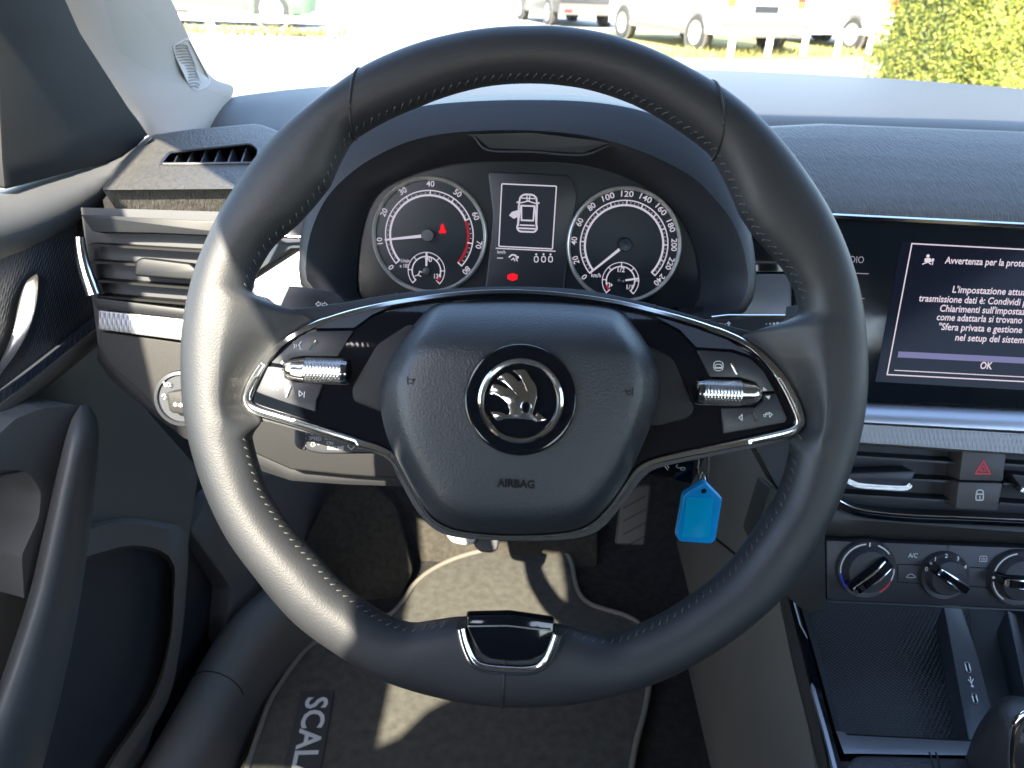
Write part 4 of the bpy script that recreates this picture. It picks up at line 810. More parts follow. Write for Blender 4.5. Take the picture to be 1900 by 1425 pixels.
def rim_seam(ang0, ang1, m_=SEAMM, w=.0008):
    """a seam that runs round the rim section; ang0 at the outside, ang1 at the inside"""
    pts = []
    for j in range(25):
        ph = -.5 + (pi+1.0)*j/24; a = lerp(ang0, ang1, (1-cos(max(0, min(pi, ph))))/2); i = a/(2*pi)*NA; i0 = int(i) % NA; pts.append(lerp(sect(i0, ph, 1.008), sect((i0+1) % NA, ph, 1.008), i-int(i)))
    mm = MB(); mm.add(*tube(pts, w, 6)); return mm
for (xo, yo), (xi, yi) in (((668, 125), (661, 259)), ((1318, 150), (1326, 292)), ((933, 1312), (933, 1240))):
    a0, a1 = atan2(CY-yo, xo-CX) % (2*pi), atan2(CY-yi, xi-CX) % (2*pi); rim_seam(a0, a1).build('seam', SEAMM, rim)
mm = MB()
def in_arc(a):
    x, y = CX+pol(pi_, a)*cos(a), CY-pol(pi_, a)*sin(a)
    return not ((y > 560 and y < 800 and (x < 520 or x > 1440)) or (845 < x < 1040 and y > 1100))
s_ = 0; a = 0
while a < 2*pi:
    r = pol(pi_, a); st_ = 15.5/r
    if in_arc(a):
        i = a/(2*pi)*NA; i0 = int(i) % NA; fr_ = i-int(i); i1 = (i0+1) % NA
        p0 = lerp(sect(i0, pi*.94, 1.008), sect(i1, pi*.94, 1.008), fr_); p1 = lerp(sect(i0, pi*.85, 1.008), sect(i1, pi*.85, 1.008), fr_); tg_ = (sect(i1, pi*.85)-sect(i0, pi*.85)).normalized()
        mm.add(*tube([p0+tg_*.0006, lerp(p0, p1, .5)+(p1-p0).cross(tg_).normalized()*-.0002, p1-tg_*.0016], .00036, 5))
    a += st_
mm.build('stitching', STITCH, rim, 0)
def sag(o):
    off = OFF[o]
    for v in o.data.vertices:
        p = v.co + off; y = (p-WP.o).dot(WP.ey); k = max(0, min(1.15, (y-.010)/.030)); d = (p-CAM).normalized(); v.co += d*(.019*k**1.5)
    o.data.update(); return o
# chrome frame loop
LOOP = [(960, 541), (860, 544), (760, 557), (700, 568), (640, 583), (580, 604), (530, 633), (500, 662), (474, 700), (459, 730), (459, 748), (475, 761), (530, 778), (593, 798), (660, 819), (706, 834), (734, 853), (752, 883), (775, 925), (800, 962), (838, 983), (890, 992), (960, 995), (1040, 991), (1090, 978), (1128, 946), (1160, 903), (1180, 876), (1205, 859), (1249, 847), (1323, 832), (1411, 814), (1465, 801), (1482, 789), (1481, 768), (1464, 728), (1440, 690), (1410, 657), (1367, 628), (1294, 600), (1217, 578), (1146, 561), (1058, 548)]
lp = spx(LOOP, 6, True); LW = []
for x, y in lp:
    w = 9 if y < 640 else 15
    if y >= 640: w = interp([(640, 10), (700, 17), (740, 19), (800, 16), (860, 11), (960, 7), (1000, 6)], y)
    if y < 640 and (x < 600 or x > 1330): w = 11
    LW.append(w*.42/F/.004)
P_ = WP.ps(lp, .001)
sag(mesh('chrome_trim', *sweep_geo(P_, WP.n, [(-.002, -.006), (-.0021, .0004), (-.00185, .0013), (-.0014, .0018), (.0012, .0019), (.0018, .0014), (.0021, .0004), (.002, -.006)], True, LW, [1]*len(P_)), TRIMC, sw, 40))
def tri_plate(name, m_, px, h, step=14):
    """a flat plate cut into small triangles so that it can be bent"""
    bm = bmesh.new(); f = bm.faces.new([bm.verts.new(p) for p in WP.ps(px, h)]); bmesh.ops.triangulate(bm, faces=[f])
    for k in range(4): bmesh.ops.subdivide_edges(bm, edges=[e for e in bm.edges if e.calc_length() > step*.42/F], cuts=1); bmesh.ops.triangulate(bm, faces=bm.faces)
    bm.verts.index_update(); o = mesh(name, [v.co.copy() for v in bm.verts], [[v.index for v in g.verts] for g in bm.faces], m_, sw, 60); bm.free(); return o
sag(tri_plate('spoke_plate', PIANO, lp, -.0008))
# leather-covered spoke backing
SPK = [(455, 640), (463, 566), (477, 548), (500, 566), (525, 573), (570, 571), (640, 561), (735, 545), (850, 535), (965, 532), (1080, 538), (1180, 557), (1300, 590), (1380, 612), (1425, 622), (1455, 614), (1474, 592), (1480, 566), (1492, 640), (1494, 760), (1490, 800), (1440, 822), (1330, 845), (1230, 866), (1195, 885), (1160, 930), (1110, 985), (1040, 1002), (900, 1002), (820, 990), (775, 950), (740, 890), (712, 848), (600, 812), (500, 784), (452, 770)]
v, f = prism_geo(WP.ps(spx(SPK, 4, True), -.0022), -WP.n*.016, .006, 4); sp_ = mesh('spoke', v, f, LEATHER, sw, 60)
bm = bmesh.new(); bm.from_mesh(sp_.data); bmesh.ops.triangulate(bm, faces=[g for g in bm.faces if len(g.verts) > 4])
for k in range(4): bmesh.ops.subdivide_edges(bm, edges=[e for e in bm.edges if e.calc_length() > .006], cuts=1); bmesh.ops.triangulate(bm, faces=bm.faces)
bm.to_mesh(sp_.data); bm.free(); sp_.data.shade_smooth(); sag(sp_)
mm = MB()
for x, y, x2, y2 in ((735, 543, 738, 553), (1216, 565, 1212, 575)): mm.add(*tube(WP.ps([(x, y), (x2, y2)], -.001), .0007, 6))
sag(mm.build('seam', SEAMM, sw))
# flat dark plates standing in for shaded recesses either side of the pad
prism('hub_recess', RECESS, sw, WP, rnd([(760, 600), (700, 638), (652, 720), (655, 745), (720, 770), (800, 760), (800, 620)], 10), .0008, -.004, .0012)
prism('hub_recess', RECESS, sw, WP, rnd([(1170, 620), (1200, 640), (1250, 664), (1290, 760), (1278, 776), (1218, 792), (1150, 780)], 10), .0008, -.004, .0012)
# button groups
BL = 'steering wheel button plates'
sag(tri_plate('blank_plate', BLANKM, rnd([(738, 562), (700, 571), (650, 583), (600, 600), (556, 622), (575, 609), (657, 608), (690, 584)], 2, 2), .0009))
sag(tri_plate('blank_plate', BLANKM, rnd([(1214, 586), (1290, 609), (1350, 631), (1395, 660), (1360, 648), (1292, 644), (1262, 612)], 2, 2), .0009))
bs = [sag(prism('button', BTN, sw, WP, rnd(p, 3, 3), .0012, -.005, .0008)) for p in (
    [(655, 614), (578, 615), (556, 624), (533, 645), (503, 673), (526, 677), (540, 664), (560, 660), (626, 661)],
    [(497, 680), (524, 684), (530, 702), (548, 709), (598, 714), (592, 730), (586, 742), (585, 764), (527, 746), (492, 734), (475, 727)],
    [(1294, 650), (1358, 654), (1393, 666), (1417, 690), (1437, 725), (1416, 727), (1400, 708), (1374, 700), (1318, 699)],
    [(1416, 731), (1440, 731), (1461, 776), (1457, 784), (1404, 794), (1343, 805), (1339, 758), (1402, 756), (1417, 743)])]
def mk(i, fn, m_=WHITEPRINT, name='symbol'):
    mm = MB(); fn(mm); return mm.build(name, m_, bs[i], 0)
hB = .0016
def slash(i, a, b):
    mm = MB(); mm.add(*tube(WP.ps([a, b], .0014), .0009, 8)); mm.build('chrome_bar', CHROME, bs[i])
slash(0, (575, 650), (588, 632)); slash(1, (532, 737), (540, 716)); slash(2, (1357, 673), (1368, 694)); slash(3, (1396, 764), (1404, 781))
def s0(k):
    lines(k, WP, spx([(559, 634), (556, 638), (554, 641), (557, 643), (556, 647), (559, 648)], 2), 1.1, hB); lines(k, WP, spx([(549, 639), (551, 642), (549, 645)], 2), 1, hB); lines(k, WP, spx([(545, 638), (547, 642), (545, 646)], 2), 1, hB); text(k, '+', WP, 523.5, 673.5, 10, hB, bold=.02)
def s1(k):
    text(k, '-', WP, 515.5, 690.5, 10, hB, bold=.02); lines(k, WP, [(506, 713), (506, 723)], 1.2, hB); lines(k, WP, [(516, 714), (516, 724), (509, 719)], 1.2, hB, True); lines(k, WP, [(555, 725), (555, 735), (562, 731)], 1.2, hB, True); lines(k, WP, [(565, 727), (564, 737)], 1.2, hB)
def s2(k):
    lines(k, WP, rnd([(1328, 676), (1338, 676), (1340, 682), (1326, 682)], 2, 2), 1.3, hB, True); lines(k, WP, [(1327, 683), (1339, 683)], 1.6, hB)
    for sg in (-1, 1): lines(k, WP, spx([(1333+sg*7, 672), (1333+sg*9, 679), (1333+sg*7, 686)], 3), 1.3, hB); lines(k, WP, spx([(1328, 679+sg*8), (1333, 679+sg*9), (1338, 679+sg*8)], 3), 1.3, hB)
    poly(k, WP, [(1416, 718), (1424, 724), (1415, 726)], hB)
def s3(k):
    poly(k, WP, [(1420, 735), (1429, 734), (1427, 741)], hB); lines(k, WP, [(1377, 769), (1371, 775), (1377, 780)], 1.4, hB, True); lines(k, WP, [(1427, 765), (1433, 769), (1428, 774)], 1.4, hB, True); lines(k, WP, rnd([(1421, 766), (1425, 766), (1425, 769), (1421, 769)], 1, 1), 1.2, hB, True); lines(k, WP, rnd([(1417, 769), (1421, 769), (1421, 773), (1417, 773)], 1, 1), 1.2, hB, True)
for i, fn in enumerate((s0, s1, s2, s3)): mk(i, fn)
mp = WP.mpp(600, 690)
def roller(ax0, ax1, rp, cone, knurl, cap):
    """thumb roller lying on the spoke; stations along its axis in pixels"""
    a, b = WP.p(*ax0, .001), WP.p(*ax1, .001); u = (b-a).normalized(); n = WP.n; s = u.cross(n); L = (b-a).length; r = rp*mp
    def lath(prof, m_, par, name, nn=40): return mesh(name, *ring_geo(a, s, n, u, [(rr*r, t*L) for rr, t in prof], nn), m_, par, 40)
    k = lath([(1.0, knurl[0]), (1.0, knurl[1])], KNURL, sw, 'thumb_roller')
    lath([(.02, cone[0]), (.45, lerp(*cone, .06)), (.68, lerp(*cone, .2)), (.82, lerp(*cone, .45)), (.90, lerp(*cone, .85)), (.96, cone[1]), (1.0, cone[1])], CHROME, k, 'roller_nose')
    lath([(1.0, cap[0]), (1.0, lerp(*cap, .35)), (.93, lerp(*cap, .8)), (.6, cap[1]), (.001, cap[1])], DCHROME, k, 'roller_cap')
roller((526, 685), (648, 690.5), 24, (0, .34), (.345, .90), (.90, 1.0)); roller((1413, 731), (1291, 726.5), 24, (0, .33), (.335, .90), (.90, 1.0))
# airbag pad
PADO = [(805, 551), (772, 592), (737, 645), (712, 693), (705, 735), (711, 785), (728, 835), (752, 883), (776, 924), (802, 958), (840, 979), (890, 988), (960, 991), (1040, 987), (1088, 974), (1126, 942), (1160, 895), (1187, 838), (1209, 785), (1222, 738), (1222, 690), (1206, 648), (1178, 606), (1146, 568), (1060, 553), (960, 547), (880, 547)]
pq = spx(PADO, 5, True); PC = (964, 745); RS = [(1.0, -.006), (1.0, .001), (.992, .0045), (.975, .0078), (.95, .0115), (.92, .0155), (.89, .0186), (.855, .0203), (.79, .0214), (.68, .0220), (.54, .0225), (.40, .0228), (.26, .0232), (.13, .0232), (.0, .0232)]
rows = []
for s, hh in RS:
    row = []
    for x, y in pq:
        X, Y = PC[0]+(x-PC[0])*s, PC[1]+(y-PC[1])*s; d = max(0, (655-Y)/106); hx = hh - .030*min(1, d)**2.0 * (1 if hh > 0 else .6)
        side = max(0, abs(X-PC[0])/258-.72)/.28; hx -= .003*side**2 if hh > .012 else 0
        row.append(WP.p(X, Y, hx - .004*min(1, d)))
    rows.append(row+[row[0]])
vs, fs = grid(rows); pad = mesh('airbag_pad', vs, fs, PAD, sw, 60)
bm = bmesh.new(); bm.from_mesh(pad.data); bmesh.ops.remove_doubles(bm, verts=bm.verts, dist=1e-5); bmesh.ops.recalc_face_normals(bm, faces=bm.faces); bm.to_mesh(pad.data); bm.free(); pad.data.shade_smooth(); pad.data.set_sharp_from_angle(angle=radians(60))
bp_ = bvh_of(pad)
mm = MB(); text(mm, 'AIRBAG', WP, 957, 898, 14.5, .018, wpx=70, bold=.04, ang=-.5); drape(mm, bp_, .0005); mm.build('airbag_lettering', INK, pad, 0)
mm = MB()
def horn(x, y, s):
    lines(mm, WP, [(x-6*s, y-7), (x-5.5*s, y+7)], 1.8, .018); lines(mm, WP, spx([(x-2*s, y-3), (x+2*s, y-1), (x+8*s, y-3)], 3), 1.6, .018); lines(mm, WP, spx([(x-2*s, y+5), (x+3*s, y+5), (x+5*s, y+1), (x+8*s, y-3)], 3), 1.6, .018)
horn(762, 706, 1); horn(1168, 727, -1); drape(mm, bp_, .0004); mm.build('horn_symbols', INK, pad, 0)
# badge
EC = (965.5, 741.5); hE = .0240; mp = WP.mpp(*EC, hE)
mm = MB(); lathe(mm, WP, *EC, [(104*mp, -.006), (104*mp, .0006), (102*mp, .0016), (99*mp, .002), (94*mp, .0018), (.0001, .003)], hE, 96); bdg = mm.build('badge', PIANO, pad)
mm = MB(); q = (1.6/104)
lathe(mm, WP, EC[0]+.5, EC[1]+1.5, [(66.5*mp, .0012), (67*mp, .0030), (69.5*mp, .0042), (74*mp, .0044), (78*mp, .0036), (79.5*mp, .0014)], hE, 96); mm.build('badge_ring', CHROME, bdg)
zk = lambda pts: [(855+x/6.477, 630+y/6.477) for x, y in pts]
wing = zk([(340, 655), (362, 600), (390, 535), (440, 540), (510, 565), (548, 588), (575, 572), (610, 605), (652, 642), (600, 585), (530, 520), (440, 475), (490, 425), (545, 398), (590, 410), (640, 450), (690, 505), (722, 495), (750, 535), (788, 602), (760, 530), (715, 450), (620, 372), (700, 360), (765, 360), (800, 395), (840, 465), (890, 530), (912, 590), (912, 690), (890, 780), (862, 885), (872, 908), (905, 915), (918, 885), (960, 905), (1037, 962), (960, 980), (905, 995), (900, 970), (752, 958), (600, 950), (520, 952), (480, 975), (440, 975), (415, 960), (385, 905), (350, 865), (440, 865), (500, 880), (560, 908), (588, 885), (588, 830), (560, 770), (520, 720), (460, 680), (400, 660)])
mm = MB(); mm.add(*prism_geo(WP.ps(wing, hE+.0046), -WP.n*.003, .0004, 2)); mm.build('winged_emblem', CHROME, bdg, 30)
mm = MB(); e1, e2 = zk([(785, 815)])[0], 0; mm.add(*disc_geo(WP.p(*e1, hE+.0049), WP.ex, WP.ey, 8.2*mp, 24, 10.5*mp)); eye = mm.build('emblem_eye', PIANO, bdg)
mm = MB(); mm.add(*tube([v_+WP.n*.0001 for v_ in disc_geo(WP.p(*e1, hE+.0049), WP.ex, WP.ey, 8.6*mp, 24, 11*mp)[0]], .0004, 6, True, nrm=WP.n)); mm.build('emblem_eye_ring', CHROME, bdg)
# bottom insert
ins = [(864, 1143), (946, 1141), (1030, 1153), (1029, 1176), (1018, 1206), (1006, 1219), (980, 1227), (945, 1228), (910, 1224), (890, 1213), (880, 1196), (866, 1168)]
b0 = bvh_of(rim)
v, f = prism_geo(WP.ps(rnd(ins, 6), .0165), -WP.n*.008, .0015, 3); i_ = mesh('lower_insert', v, f, PIANO, sw)
U = spx([(855, 1166), (862, 1196), (876, 1226), (896, 1239), (940, 1244), (985, 1244), (1010, 1232), (1024, 1206), (1034, 1178)], 6)
mesh('insert_trim', *sweep_geo(WP.ps(U, .0162), WP.n, [(-.0026, -.012), (-.0027, .0), (-.0015, .0016), (.0012, .0016), (.0026, 0), (.0026, -.012)], False), CHROME, i_, 60)
mesh('insert_line', *tube(WP.ps([(868, 1162), (940, 1161), (1023, 1170)], .0178), .0004, 6), SATIN, i_)

# ================================================================== DRIVER DOOR
dr = thing('driver_door', 'partly open driver door with chrome latch lever and padded grab handle', 'car door', tuple(DP.p(60, 800)))
def dband(name, m_, rowspec, n=14, ang=60):
    rows = []
    for px, h_ in rowspec:
        q = resamp(px, n); rows.append([DP.p(x, y, h_) for x, y in q])
    return mesh(name, *grid(rows), m_, dr, ang)
dband('shoulder', DOORTOP, [([(-150, 384), (0, 362), (40, 342), (200, 292), (262, 262), (281, 249)], -.075), ([(-150, 376), (0, 352), (36, 338), (202, 287), (260, 262), (282, 250)], -.05), ([(-150, 396), (0, 368), (60, 346), (205, 300), (262, 264), (282, 252)], -.022), ([(-150, 435), (0, 400), (100, 365), (200, 318), (255, 276), (282, 254)], -.004), ([(-150, 480), (0, 436), (110, 395), (194, 345), (250, 285), (282, 256)], .002), ([(-150, 528), (0, 476), (111, 430), (188, 370), (245, 296), (281, 258)], .0), ([(-150, 536), (0, 484), (111, 437), (186, 378), (243, 300), (280, 262)], -.012)])
prism('inner_panel', DOORTEX, dr, DP, [(-150, 520), (0, 472), (111, 426), (190, 366), (200, 420), (184, 590), (176, 606), (0, 742), (-150, 850)], -.008, -.04)
dband('ribbed_strip', DOORTEX, [([(-150, 830), (0, 722), (180, 582), (196, 566)], -.008), ([(-150, 840), (0, 730), (180, 588), (196, 572)], .004), ([(-150, 872), (0, 752), (180, 608), (196, 592)], .006)])
dband('shelf', DOORP, [([(-150, 868), (0, 748), (180, 606), (196, 590)], .0), ([(-150, 872), (0, 752), (180, 610), (196, 594)], .020), ([(-150, 900), (0, 776), (182, 630), (198, 612)], .020), ([(-150, 915), (0, 790), (184, 640), (200, 620)], -.012)])
prism('lower_panel', DOORP, dr, DP, [(-200, 880), (0, 760), (182, 622), (215, 690), (300, 790), (372, 870), (355, 980), (338, 1160), (290, 1340), (240, 1520), (-200, 1520)], -.014, -.05, .004)
dband('pocket_rim', DOORP, [([(150, 975), (235, 960), (318, 972), (348, 992), (345, 1100), (334, 1200), (306, 1314), (220, 1440), (170, 1520)], -.012), ([(150, 985), (235, 970), (312, 982), (340, 1000), (338, 1100), (327, 1195), (298, 1306), (214, 1430), (160, 1520)], .012), ([(158, 1034), (240, 1012), (300, 1022), (324, 1050), (323, 1100), (316, 1190), (286, 1296), (205, 1420), (150, 1520)], .014), ([(160, 1040), (242, 1018), (296, 1030), (318, 1056), (318, 1100), (311, 1190), (280, 1292), (200, 1414), (140, 1520)], -.012)], 30)
prism('pocket', POCKET, dr, DP, rnd([(130, 1040), (240, 1014), (302, 1026), (326, 1056), (318, 1190), (288, 1298), (206, 1420), (100, 1520), (0, 1520)], 8), -.0135, -.03)
# latch lever
dband('lever_cup', SMOOTH, [([(-60, 690), (0, 636), (22, 560), (60, 498)], -.0075), ([(-60, 740), (0, 716), (56, 640), (88, 520)], -.0075)])
lever = resamp([(-20, 705), (0, 672), (22, 620), (35, 560), (48, 524), (68, 508)], 20); lev2 = resamp([(-10, 712), (4, 690), (30, 655), (55, 610), (69, 560), (71, 514)], 20)
rows = []
for s, hh in ((0, .002), (.0, .009), (.08, .012), (.35, .0145), (.7, .018), (.95, .022), (1, .02), (1, .002)): rows.append([DP.p(lerp(a[0], b[0], s), lerp(a[1], b[1], s), hh) for a, b in zip(lever, lev2)])
mesh('latch_lever', *grid(rows), LEVER, dr, 50)
# grab handle
hl = resamp([(148, 752), (128, 790), (104, 883), (74, 1017), (50, 1116), (0, 1264), (-60, 1420), (-110, 1530)], 30); hr = resamp([(166, 752), (183, 790), (178, 893), (163, 1017), (144, 1141), (119, 1264), (79, 1425), (50, 1530)], 30)
rows = []
for k in range(13):
    ph = pi*k/12; s = .5-.5*cos(ph); hh = .045+.030*sin(ph)**.8; rows.append([DP.p(lerp(a[0], b[0], s), lerp(a[1], b[1], s), lerp(.045, hh, min(1, i/2.5))) for i, (a, b) in enumerate(zip(hl, hr))])
rows = [[DP.p(a[0]+3, a[1], -.012) for a in hl]] + rows + [[DP.p(b[0]-26, b[1]+4, -.012) for b in hr]]
gh = mesh('grab_handle', *grid(rows), HANDLE, dr, 70)
mesh('handle_bracket', *prism_geo(DP.ps(rnd([(-60, 900), (-20, 822), (30, 775), (80, 756), (150, 752), (150, 800), (106, 900), (70, 1030), (45, 1115), (40, 1030), (72, 960), (76, 912), (52, 876), (-60, 864)], 10), .040), -DP.n*.05, .008, 3), HANDLE, dr)
# corner panel, window seal and sun-blocking door frame
prism('corner_panel', SAIL, dr, Plane(DP.o - DP.n*.02, DP.n, DP.ex), rnd([(-40, -120), (70, -120), (150, 60), (240, 200), (276, 250), (236, 292), (40, 345), (9, 352), (4, 300), (-6, 100)], 8), .0, -.02, .004)
fp = [at(-20, -120, .70), at(80, 0, .77), at(160, 96, .825), at(238, 192, .87), at(274, 242, .90)]
mesh('window_seal', *sweep_geo(spl(fp, 6), V((.5, -.6, .6)), circ(.012, 10, .009), False), MATTE, dr)
mm = MB(); mm.add(*sweep_geo(spl(DP.ps([(175, 330), (232, 296)], -.03), 3), V((0, 0, 1)), circ(.003, 6), False)); mm.build('seal_lip', MATTE, dr)
v, f = prism_geo([V((x, y, 1.40)) for x, y in ((-.495, .40), (-.488, .2), (-.495, .05), (-.511, -.25), (-.516, -.56), (-.85, -.56), (-.85, -.06), (-.61, -.04), (-.545, .09), (-.528, .18), (-.518, .24), (-.507, .32), (-.507, .40))], V((0, 0, .02))); mesh('sun_block_frame', v, f, MATTE, dr)  # unseen frame slab, widened and outlined to block sun on door and mat
mm = MB(); mm.add(*disc_geo(V((0, 0, 0)), V((1, 0, 0)), V((0, 1, 0)), .001, 4)); 
# outer skin of the door, shades the footwell
mesh('outer_skin', *grid([[V((-.40-.268*(.68-y)-.06*(1 if z < .98 else .6), y, z)) for y in (.72, .4, .1, -.28)] for z in (.28, .6, .98)]), PAINT, dr)

# ================================================================== CENTRE CONSOLE
cs = thing('centre_console', 'dark centre console with ribbed storage tray and silver edge', 'centre console', (.4, .5, .4))
XS = Plane((.27, 0, 0), (-1, 0, .06), (0, 1, 0))
prism('side_panel', CONS, cs, XS, [(1256, 1012), (1262, 940), (1310, 842), (1460, 800), (1500, 1000), (1462, 1112), (1512, 1270), (1556, 1440), (1580, 1560), (1310, 1560), (1296, 1425), (1274, 1243), (1280, 1110)], .0, -.02, .002)
mesh('far_side_panel', *grid([[V((.55, y, z)) for y in (-.3, .95)] for z in (.24, .62)]), CONS, cs)
m = MB(); m.add(*sweep_geo(XS.ps(spx([(1448, 1130), (1478, 1240), (1508, 1390), (1528, 1520)], 5), .0005), XS.n, [(-.0006, 0), (0, .0005), (.0006, 0)], False)); m.build('side_groove', SMOOTH, cs)
m = MB(); m.add(*tube(XS.ps([(1326, 998), (1366, 1030), (1400, 1060)], .001), .0016, 6)); m.build('panel_gap', INK, cs)
TZ = flat(.640)
def tband(name, m_, rowspec, n=12, ang=50, pl=TZ):
    rows = []
    for px, h_ in rowspec: rows.append([pl.p(x, y, h_) for x, y in resamp(px, n)])
    return mesh(name, *grid(rows), m_, cs, ang)
tband('side_rail', DASHLOW, [([(1440, 1080), (1470, 1230), (1500, 1350), (1530, 1480)], -.03), ([(1444, 1080), (1476, 1230), (1505, 1350), (1536, 1480)], -.008), ([(1456, 1085), (1492, 1230), (1520, 1350), (1546, 1480)], .0), ([(1463, 1090), (1499, 1230), (1526, 1350), (1552, 1480)], -.002)])
tband('gloss_rail', PIANO, [([(1462, 1090), (1498, 1230), (1525, 1345), (1556, 1480)], -.006), ([(1464, 1092), (1499, 1230), (1528, 1345), (1558, 1480)], .003), ([(1474, 1100), (1508, 1220), (1536, 1330), (1566, 1440), (1578, 1490)], .002), ([(1482, 1112), (1516, 1225), (1546, 1340), (1572, 1440), (1580, 1490)], -.02)])
m = MB(); m.add(*sweep_geo(TZ.ps(spx([(1506, 1268), (1519, 1315), (1532, 1360), (1550, 1430), (1562, 1480)], 4), .0035), TZ.n, [(-.0005, -.004), (-.0015, .001), (.0015, .001), (.001, -.004)], False, [.3]+[1]*16)); m.build('silver_edge', SATIN, cs)
TF = flat(.605)
prism('tray_floor', TRAY, cs, TF, [(1440, 1060), (1790, 1060), (1830, 1400), (1560, 1400), (1530, 1330)], .0, -.01)
mesh('tray_wall', *grid([[TZ.p(x, y, .0) for x, y in ((1482, 1112), (1515, 1225), (1545, 1335), (1552, 1360))], [TF.p(x+10, y, 0) for x, y in ((1482, 1112), (1515, 1225), (1545, 1335), (1556, 1372))]]), MATTE, cs)
UD = flat(.625)
prism('port_divider', SMOOTH, cs, UD, rnd([(1750, 1120), (1782, 1120), (1815, 1220), (1848, 1350), (1852, 1390), (1800, 1390), (1782, 1290)], 3), .006, -.03, .002)
for x, y in ((1796, 1238), (1809, 1296)):
    m = MB(); lines(m, UD, rnd([(x-6, y-9), (x+1, y-10), (x+6, y+9), (x-1, y+10)], 4, 3), 2, .0066, True); pt = m.build('port_frame', WHITEPRINT, cs)
    m = MB(); poly(m, UD, rnd([(x-4, y-7), (x+1, y-8), (x+4, y+7), (x-1, y+8)], 3, 2), .0064); m.build('port_socket', INK, pt)
m = MB(); lines(m, UD, [(1800, 1256), (1804, 1273)], 1.5, .0066); lines(m, UD, [(1798, 1262), (1802, 1268)], 1.3, .0066); lines(m, UD, [(1806, 1260), (1803, 1266)], 1.3, .0066); m.add(*disc_geo(UD.p(1804, 1273, .0066), UD.ex, UD.ey, .0012, 10)); m.add(*disc_geo(UD.p(1798, 1262, .0066), UD.ex, UD.ey, .0009, 10)); m.build('usb_symbol', WHITEPRINT, cs)
prism('tray_floor', MATTE, cs, flat(.60), [(1780, 1100), (1960, 1100), (1960, 1400), (1850, 1400)], .0, -.01)
prism('tray_divider', SMOOTH, cs, UD, [(1868, 1130), (1886, 1140), (1910, 1250), (1930, 1330), (1912, 1330)], .006, -.03, .002)
tband('silver_bar', SATIN, [([(1552, 1355), (1570, 1362), (1700, 1370), (1860, 1378)], -.02), ([(1551, 1356), (1568, 1364), (1700, 1371), (1860, 1379)], .0), ([(1566, 1398), (1590, 1398), (1700, 1400), (1860, 1402)], .001), ([(1568, 1402), (1590, 1402), (1700, 1404), (1860, 1406)], -.02)])
tband('console_deck', PIANO, [([(1540, 1360), (1556, 1400), (1566, 1440), (1580, 1500)], -.004), ([(1960, 1380), (1960, 1410), (1960, 1440), (1960, 1500)], -.004)])
gl_ = thing('gear_lever', 'black leather gear lever with chrome ring and stitched gaiter at the console edge', 'gear lever', tuple(TZ.p(1830, 1440)))
v, f = prism_geo(TZ.ps(rnd([(1572, 1420), (1586, 1400), (1640, 1400), (1760, 1404), (1900, 1408), (2000, 1440), (2000, 1560), (1600, 1560), (1576, 1470)], 14), .012), TZ.n*-.02, .009, 4); gt = mesh('gaiter', v, f, LEATHER2, gl_, 60)
m = MB()
for dx in (0, 12): m.add(*tube(TZ.ps([(1724+dx, 1396), (1730+dx, 1410), (1736+dx, 1440)], .0125), .0008, 6))
m.build('seam', SEAMM, gt)
KT = .60
k = MB(); k.add(*tube(spl([at(1860, 1540, .63), at(1868, 1450, .60), at(1892, 1368, .565), at(1925, 1330, .55)], 8), .026, 20, ws=[1.35, 1.32, 1.3, 1.27, 1.25, 1.22, 1.2, 1.18, 1.15, 1.13, 1.1, 1.08, 1.06, 1.03, 1.0, .97, .94, .92, .9, .87, .85, .8, .72, .6, .35])); k.build('knob', LEATHER2, gl_, 60)
k = MB(); k.add(*sweep_geo(spl([at(1885, 1440, .555), at(1880, 1400, .55), at(1888, 1345, .54), at(1915, 1322, .535)], 6), -AX, circ(.0045, 10, .003), False)); k.build('chrome_ring', CHROME, gl_, 60)

# ================================================================== FLOOR MAT AND PEDALS
FM = flat(.262)
MATP = [(455, 1440), (480, 1360), (500, 1304), (520, 1270), (550, 1226), (584, 1192), (650, 1164), (700, 1150), (728, 1137), (748, 1115), (768, 1085), (800, 1058), (845, 1036), (900, 1021), (960, 1016), (1020, 1016), (1046, 1024), (1060, 1044), (1066, 1075), (1074, 1100), (1092, 1119), (1120, 1130), (1160, 1142), (1188, 1160), (1204, 1200), (1205, 1260), (1196, 1320), (1182, 1370), (1170, 1440), (1160, 1560), (430, 1560)]
fm = thing('floor_mat', 'dusty black carpet floor mat with pale piping and SCALA lettering', 'floor mat', tuple(FM.p(800, 1250)))
mq = spx(MATP, 5, True); mesh('carpet_top', *prism_geo(FM.ps(mq, 0), V((0, 0, -.008)), .002), MATF, fm, 60)
mesh('piping', *sweep_geo(FM.ps([(x, y) for x, y in mq], .001), FM.n, circ(.0042, 8, .0035), True), PIPING, fm, 0)
a, b = FM.p(590, 1296), FM.p(557, 1462); u = (b-a).normalized(); TX = Plane(a, (0, 0, 1), tuple(u)); L = (b-a).length
q = [a - u*.012 - TX.ey*.026, b + u*.02 - TX.ey*.026, b + u*.02 + TX.ey*.022, a - u*.012 + TX.ey*.022]
mesh('label_patch', *prism_geo([p + V((0, 0, .0022)) for p in q], V((0, 0, -.002)), .0008), mat('black_woven_patch', (.026, .026, .025), .9), fm)
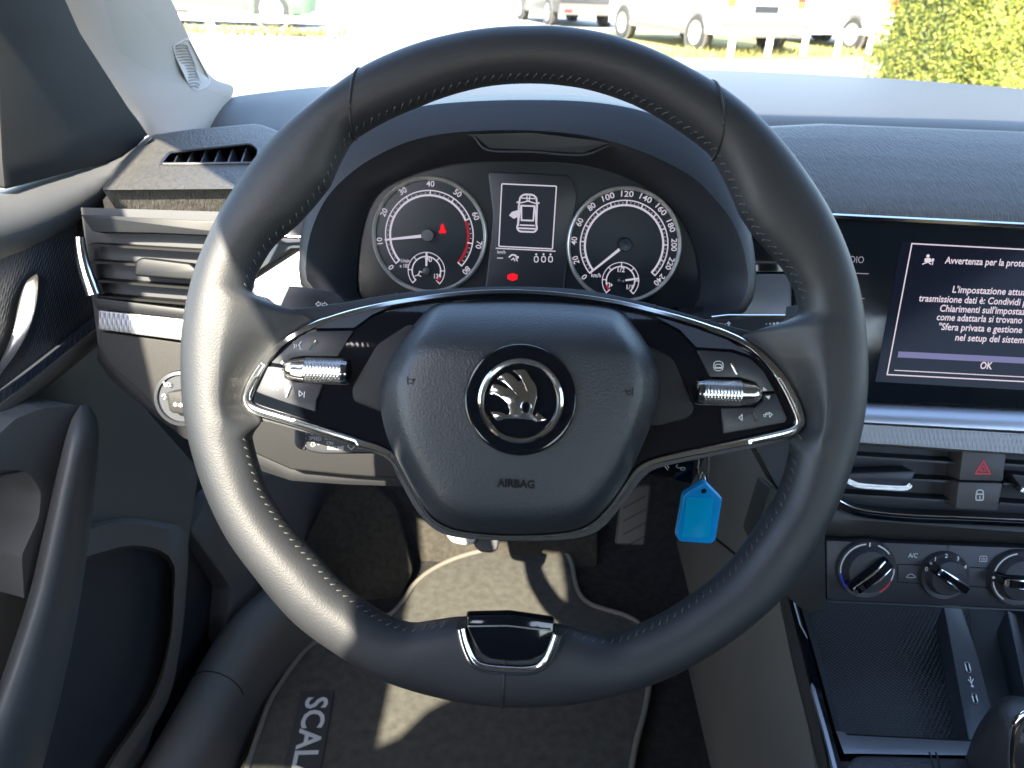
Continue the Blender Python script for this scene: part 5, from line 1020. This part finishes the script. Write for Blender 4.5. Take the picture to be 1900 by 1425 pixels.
vs, fs, w = glyphs('SCALA', 0, .02, 1.02); kx = L/w; ky = .030/CAPH; oo = lerp(a, b, .5) + V((0, 0, .0028)) - TX.ey*.002
mm = MB(); mm.add([oo + u*(x*kx) + TX.ey*(y*ky) for x, y in vs], fs); mm.build('lettering', mat('silver_thread', (.45, .44, .42), .6), fm, 0)
def pedal(name, label, px, t, til, arm_to, m_, ribs=0):
    c = [sum(p[0] for p in px)/len(px), sum(p[1] for p in px)/len(px)]; pl = Plane(at(*c, t), tilt(til)); r = thing(name, label, 'pedal', tuple(pl.o))
    v, f = prism_geo(pl.ps(rnd(px, 6)), -pl.n*.014, .004, 3); pd = mesh('pad', v, f, m_, r)
    if ribs:
        mm = MB(); x0, x1 = min(p[0] for p in px), max(p[0] for p in px); y0, y1 = min(p[1] for p in px), max(p[1] for p in px)
        for i in range(ribs): y = lerp(y0+10, y1-4, i/(ribs-1)); lines(mm, pl, [(x0+14, y+8), (x1-10, y-14)], 2, .0006)
        mm.build('tread_ribs', GREYPRINT if 0 else DASHLOW, pd)
    mm = MB(); mm.add(*tube([pl.o - pl.n*.014, pl.o + V((0, .06, .08)), V(arm_to)], .010, 8)); mm.build('arm', MATTE, r)
pedal('clutch_pedal', 'clutch pedal pad coloured pale for sunlight, just under the wheel hub', [(818, 945), (886, 945), (882, 1008), (864, 1012), (838, 1006), (828, 993)], .98, 40, (-.07, 1.25, .75), mat('sunlit_pale_rubber', (.30, .29, .27), .6))  # pale pad colour stands in for strong sun on it
pedal('pedal_stop', 'small black rubber stop beside the clutch pedal', [(884, 990), (928, 990), (924, 1020), (912, 1026), (890, 1024), (878, 1010)], .99, 40, (0.0, 1.25, .6), MATTE)
pedal('brake_pedal', 'dark rubber brake pedal with crossed tread under the hub', [(985, 940), (1066, 944), (1058, 1004), (984, 1002)], .97, 40, (.06, 1.25, .78), SMOOTH, 5)
pedal('accelerator_pedal', 'tall dark accelerator pedal with slanted ribs beside the blue tag', [(1156, 900), (1208, 900), (1196, 1012), (1143, 1010)], .98, 35, (.18, 1.3, .6), mat('brown_black_rubber', (.05, .045, .04), .6), 5)
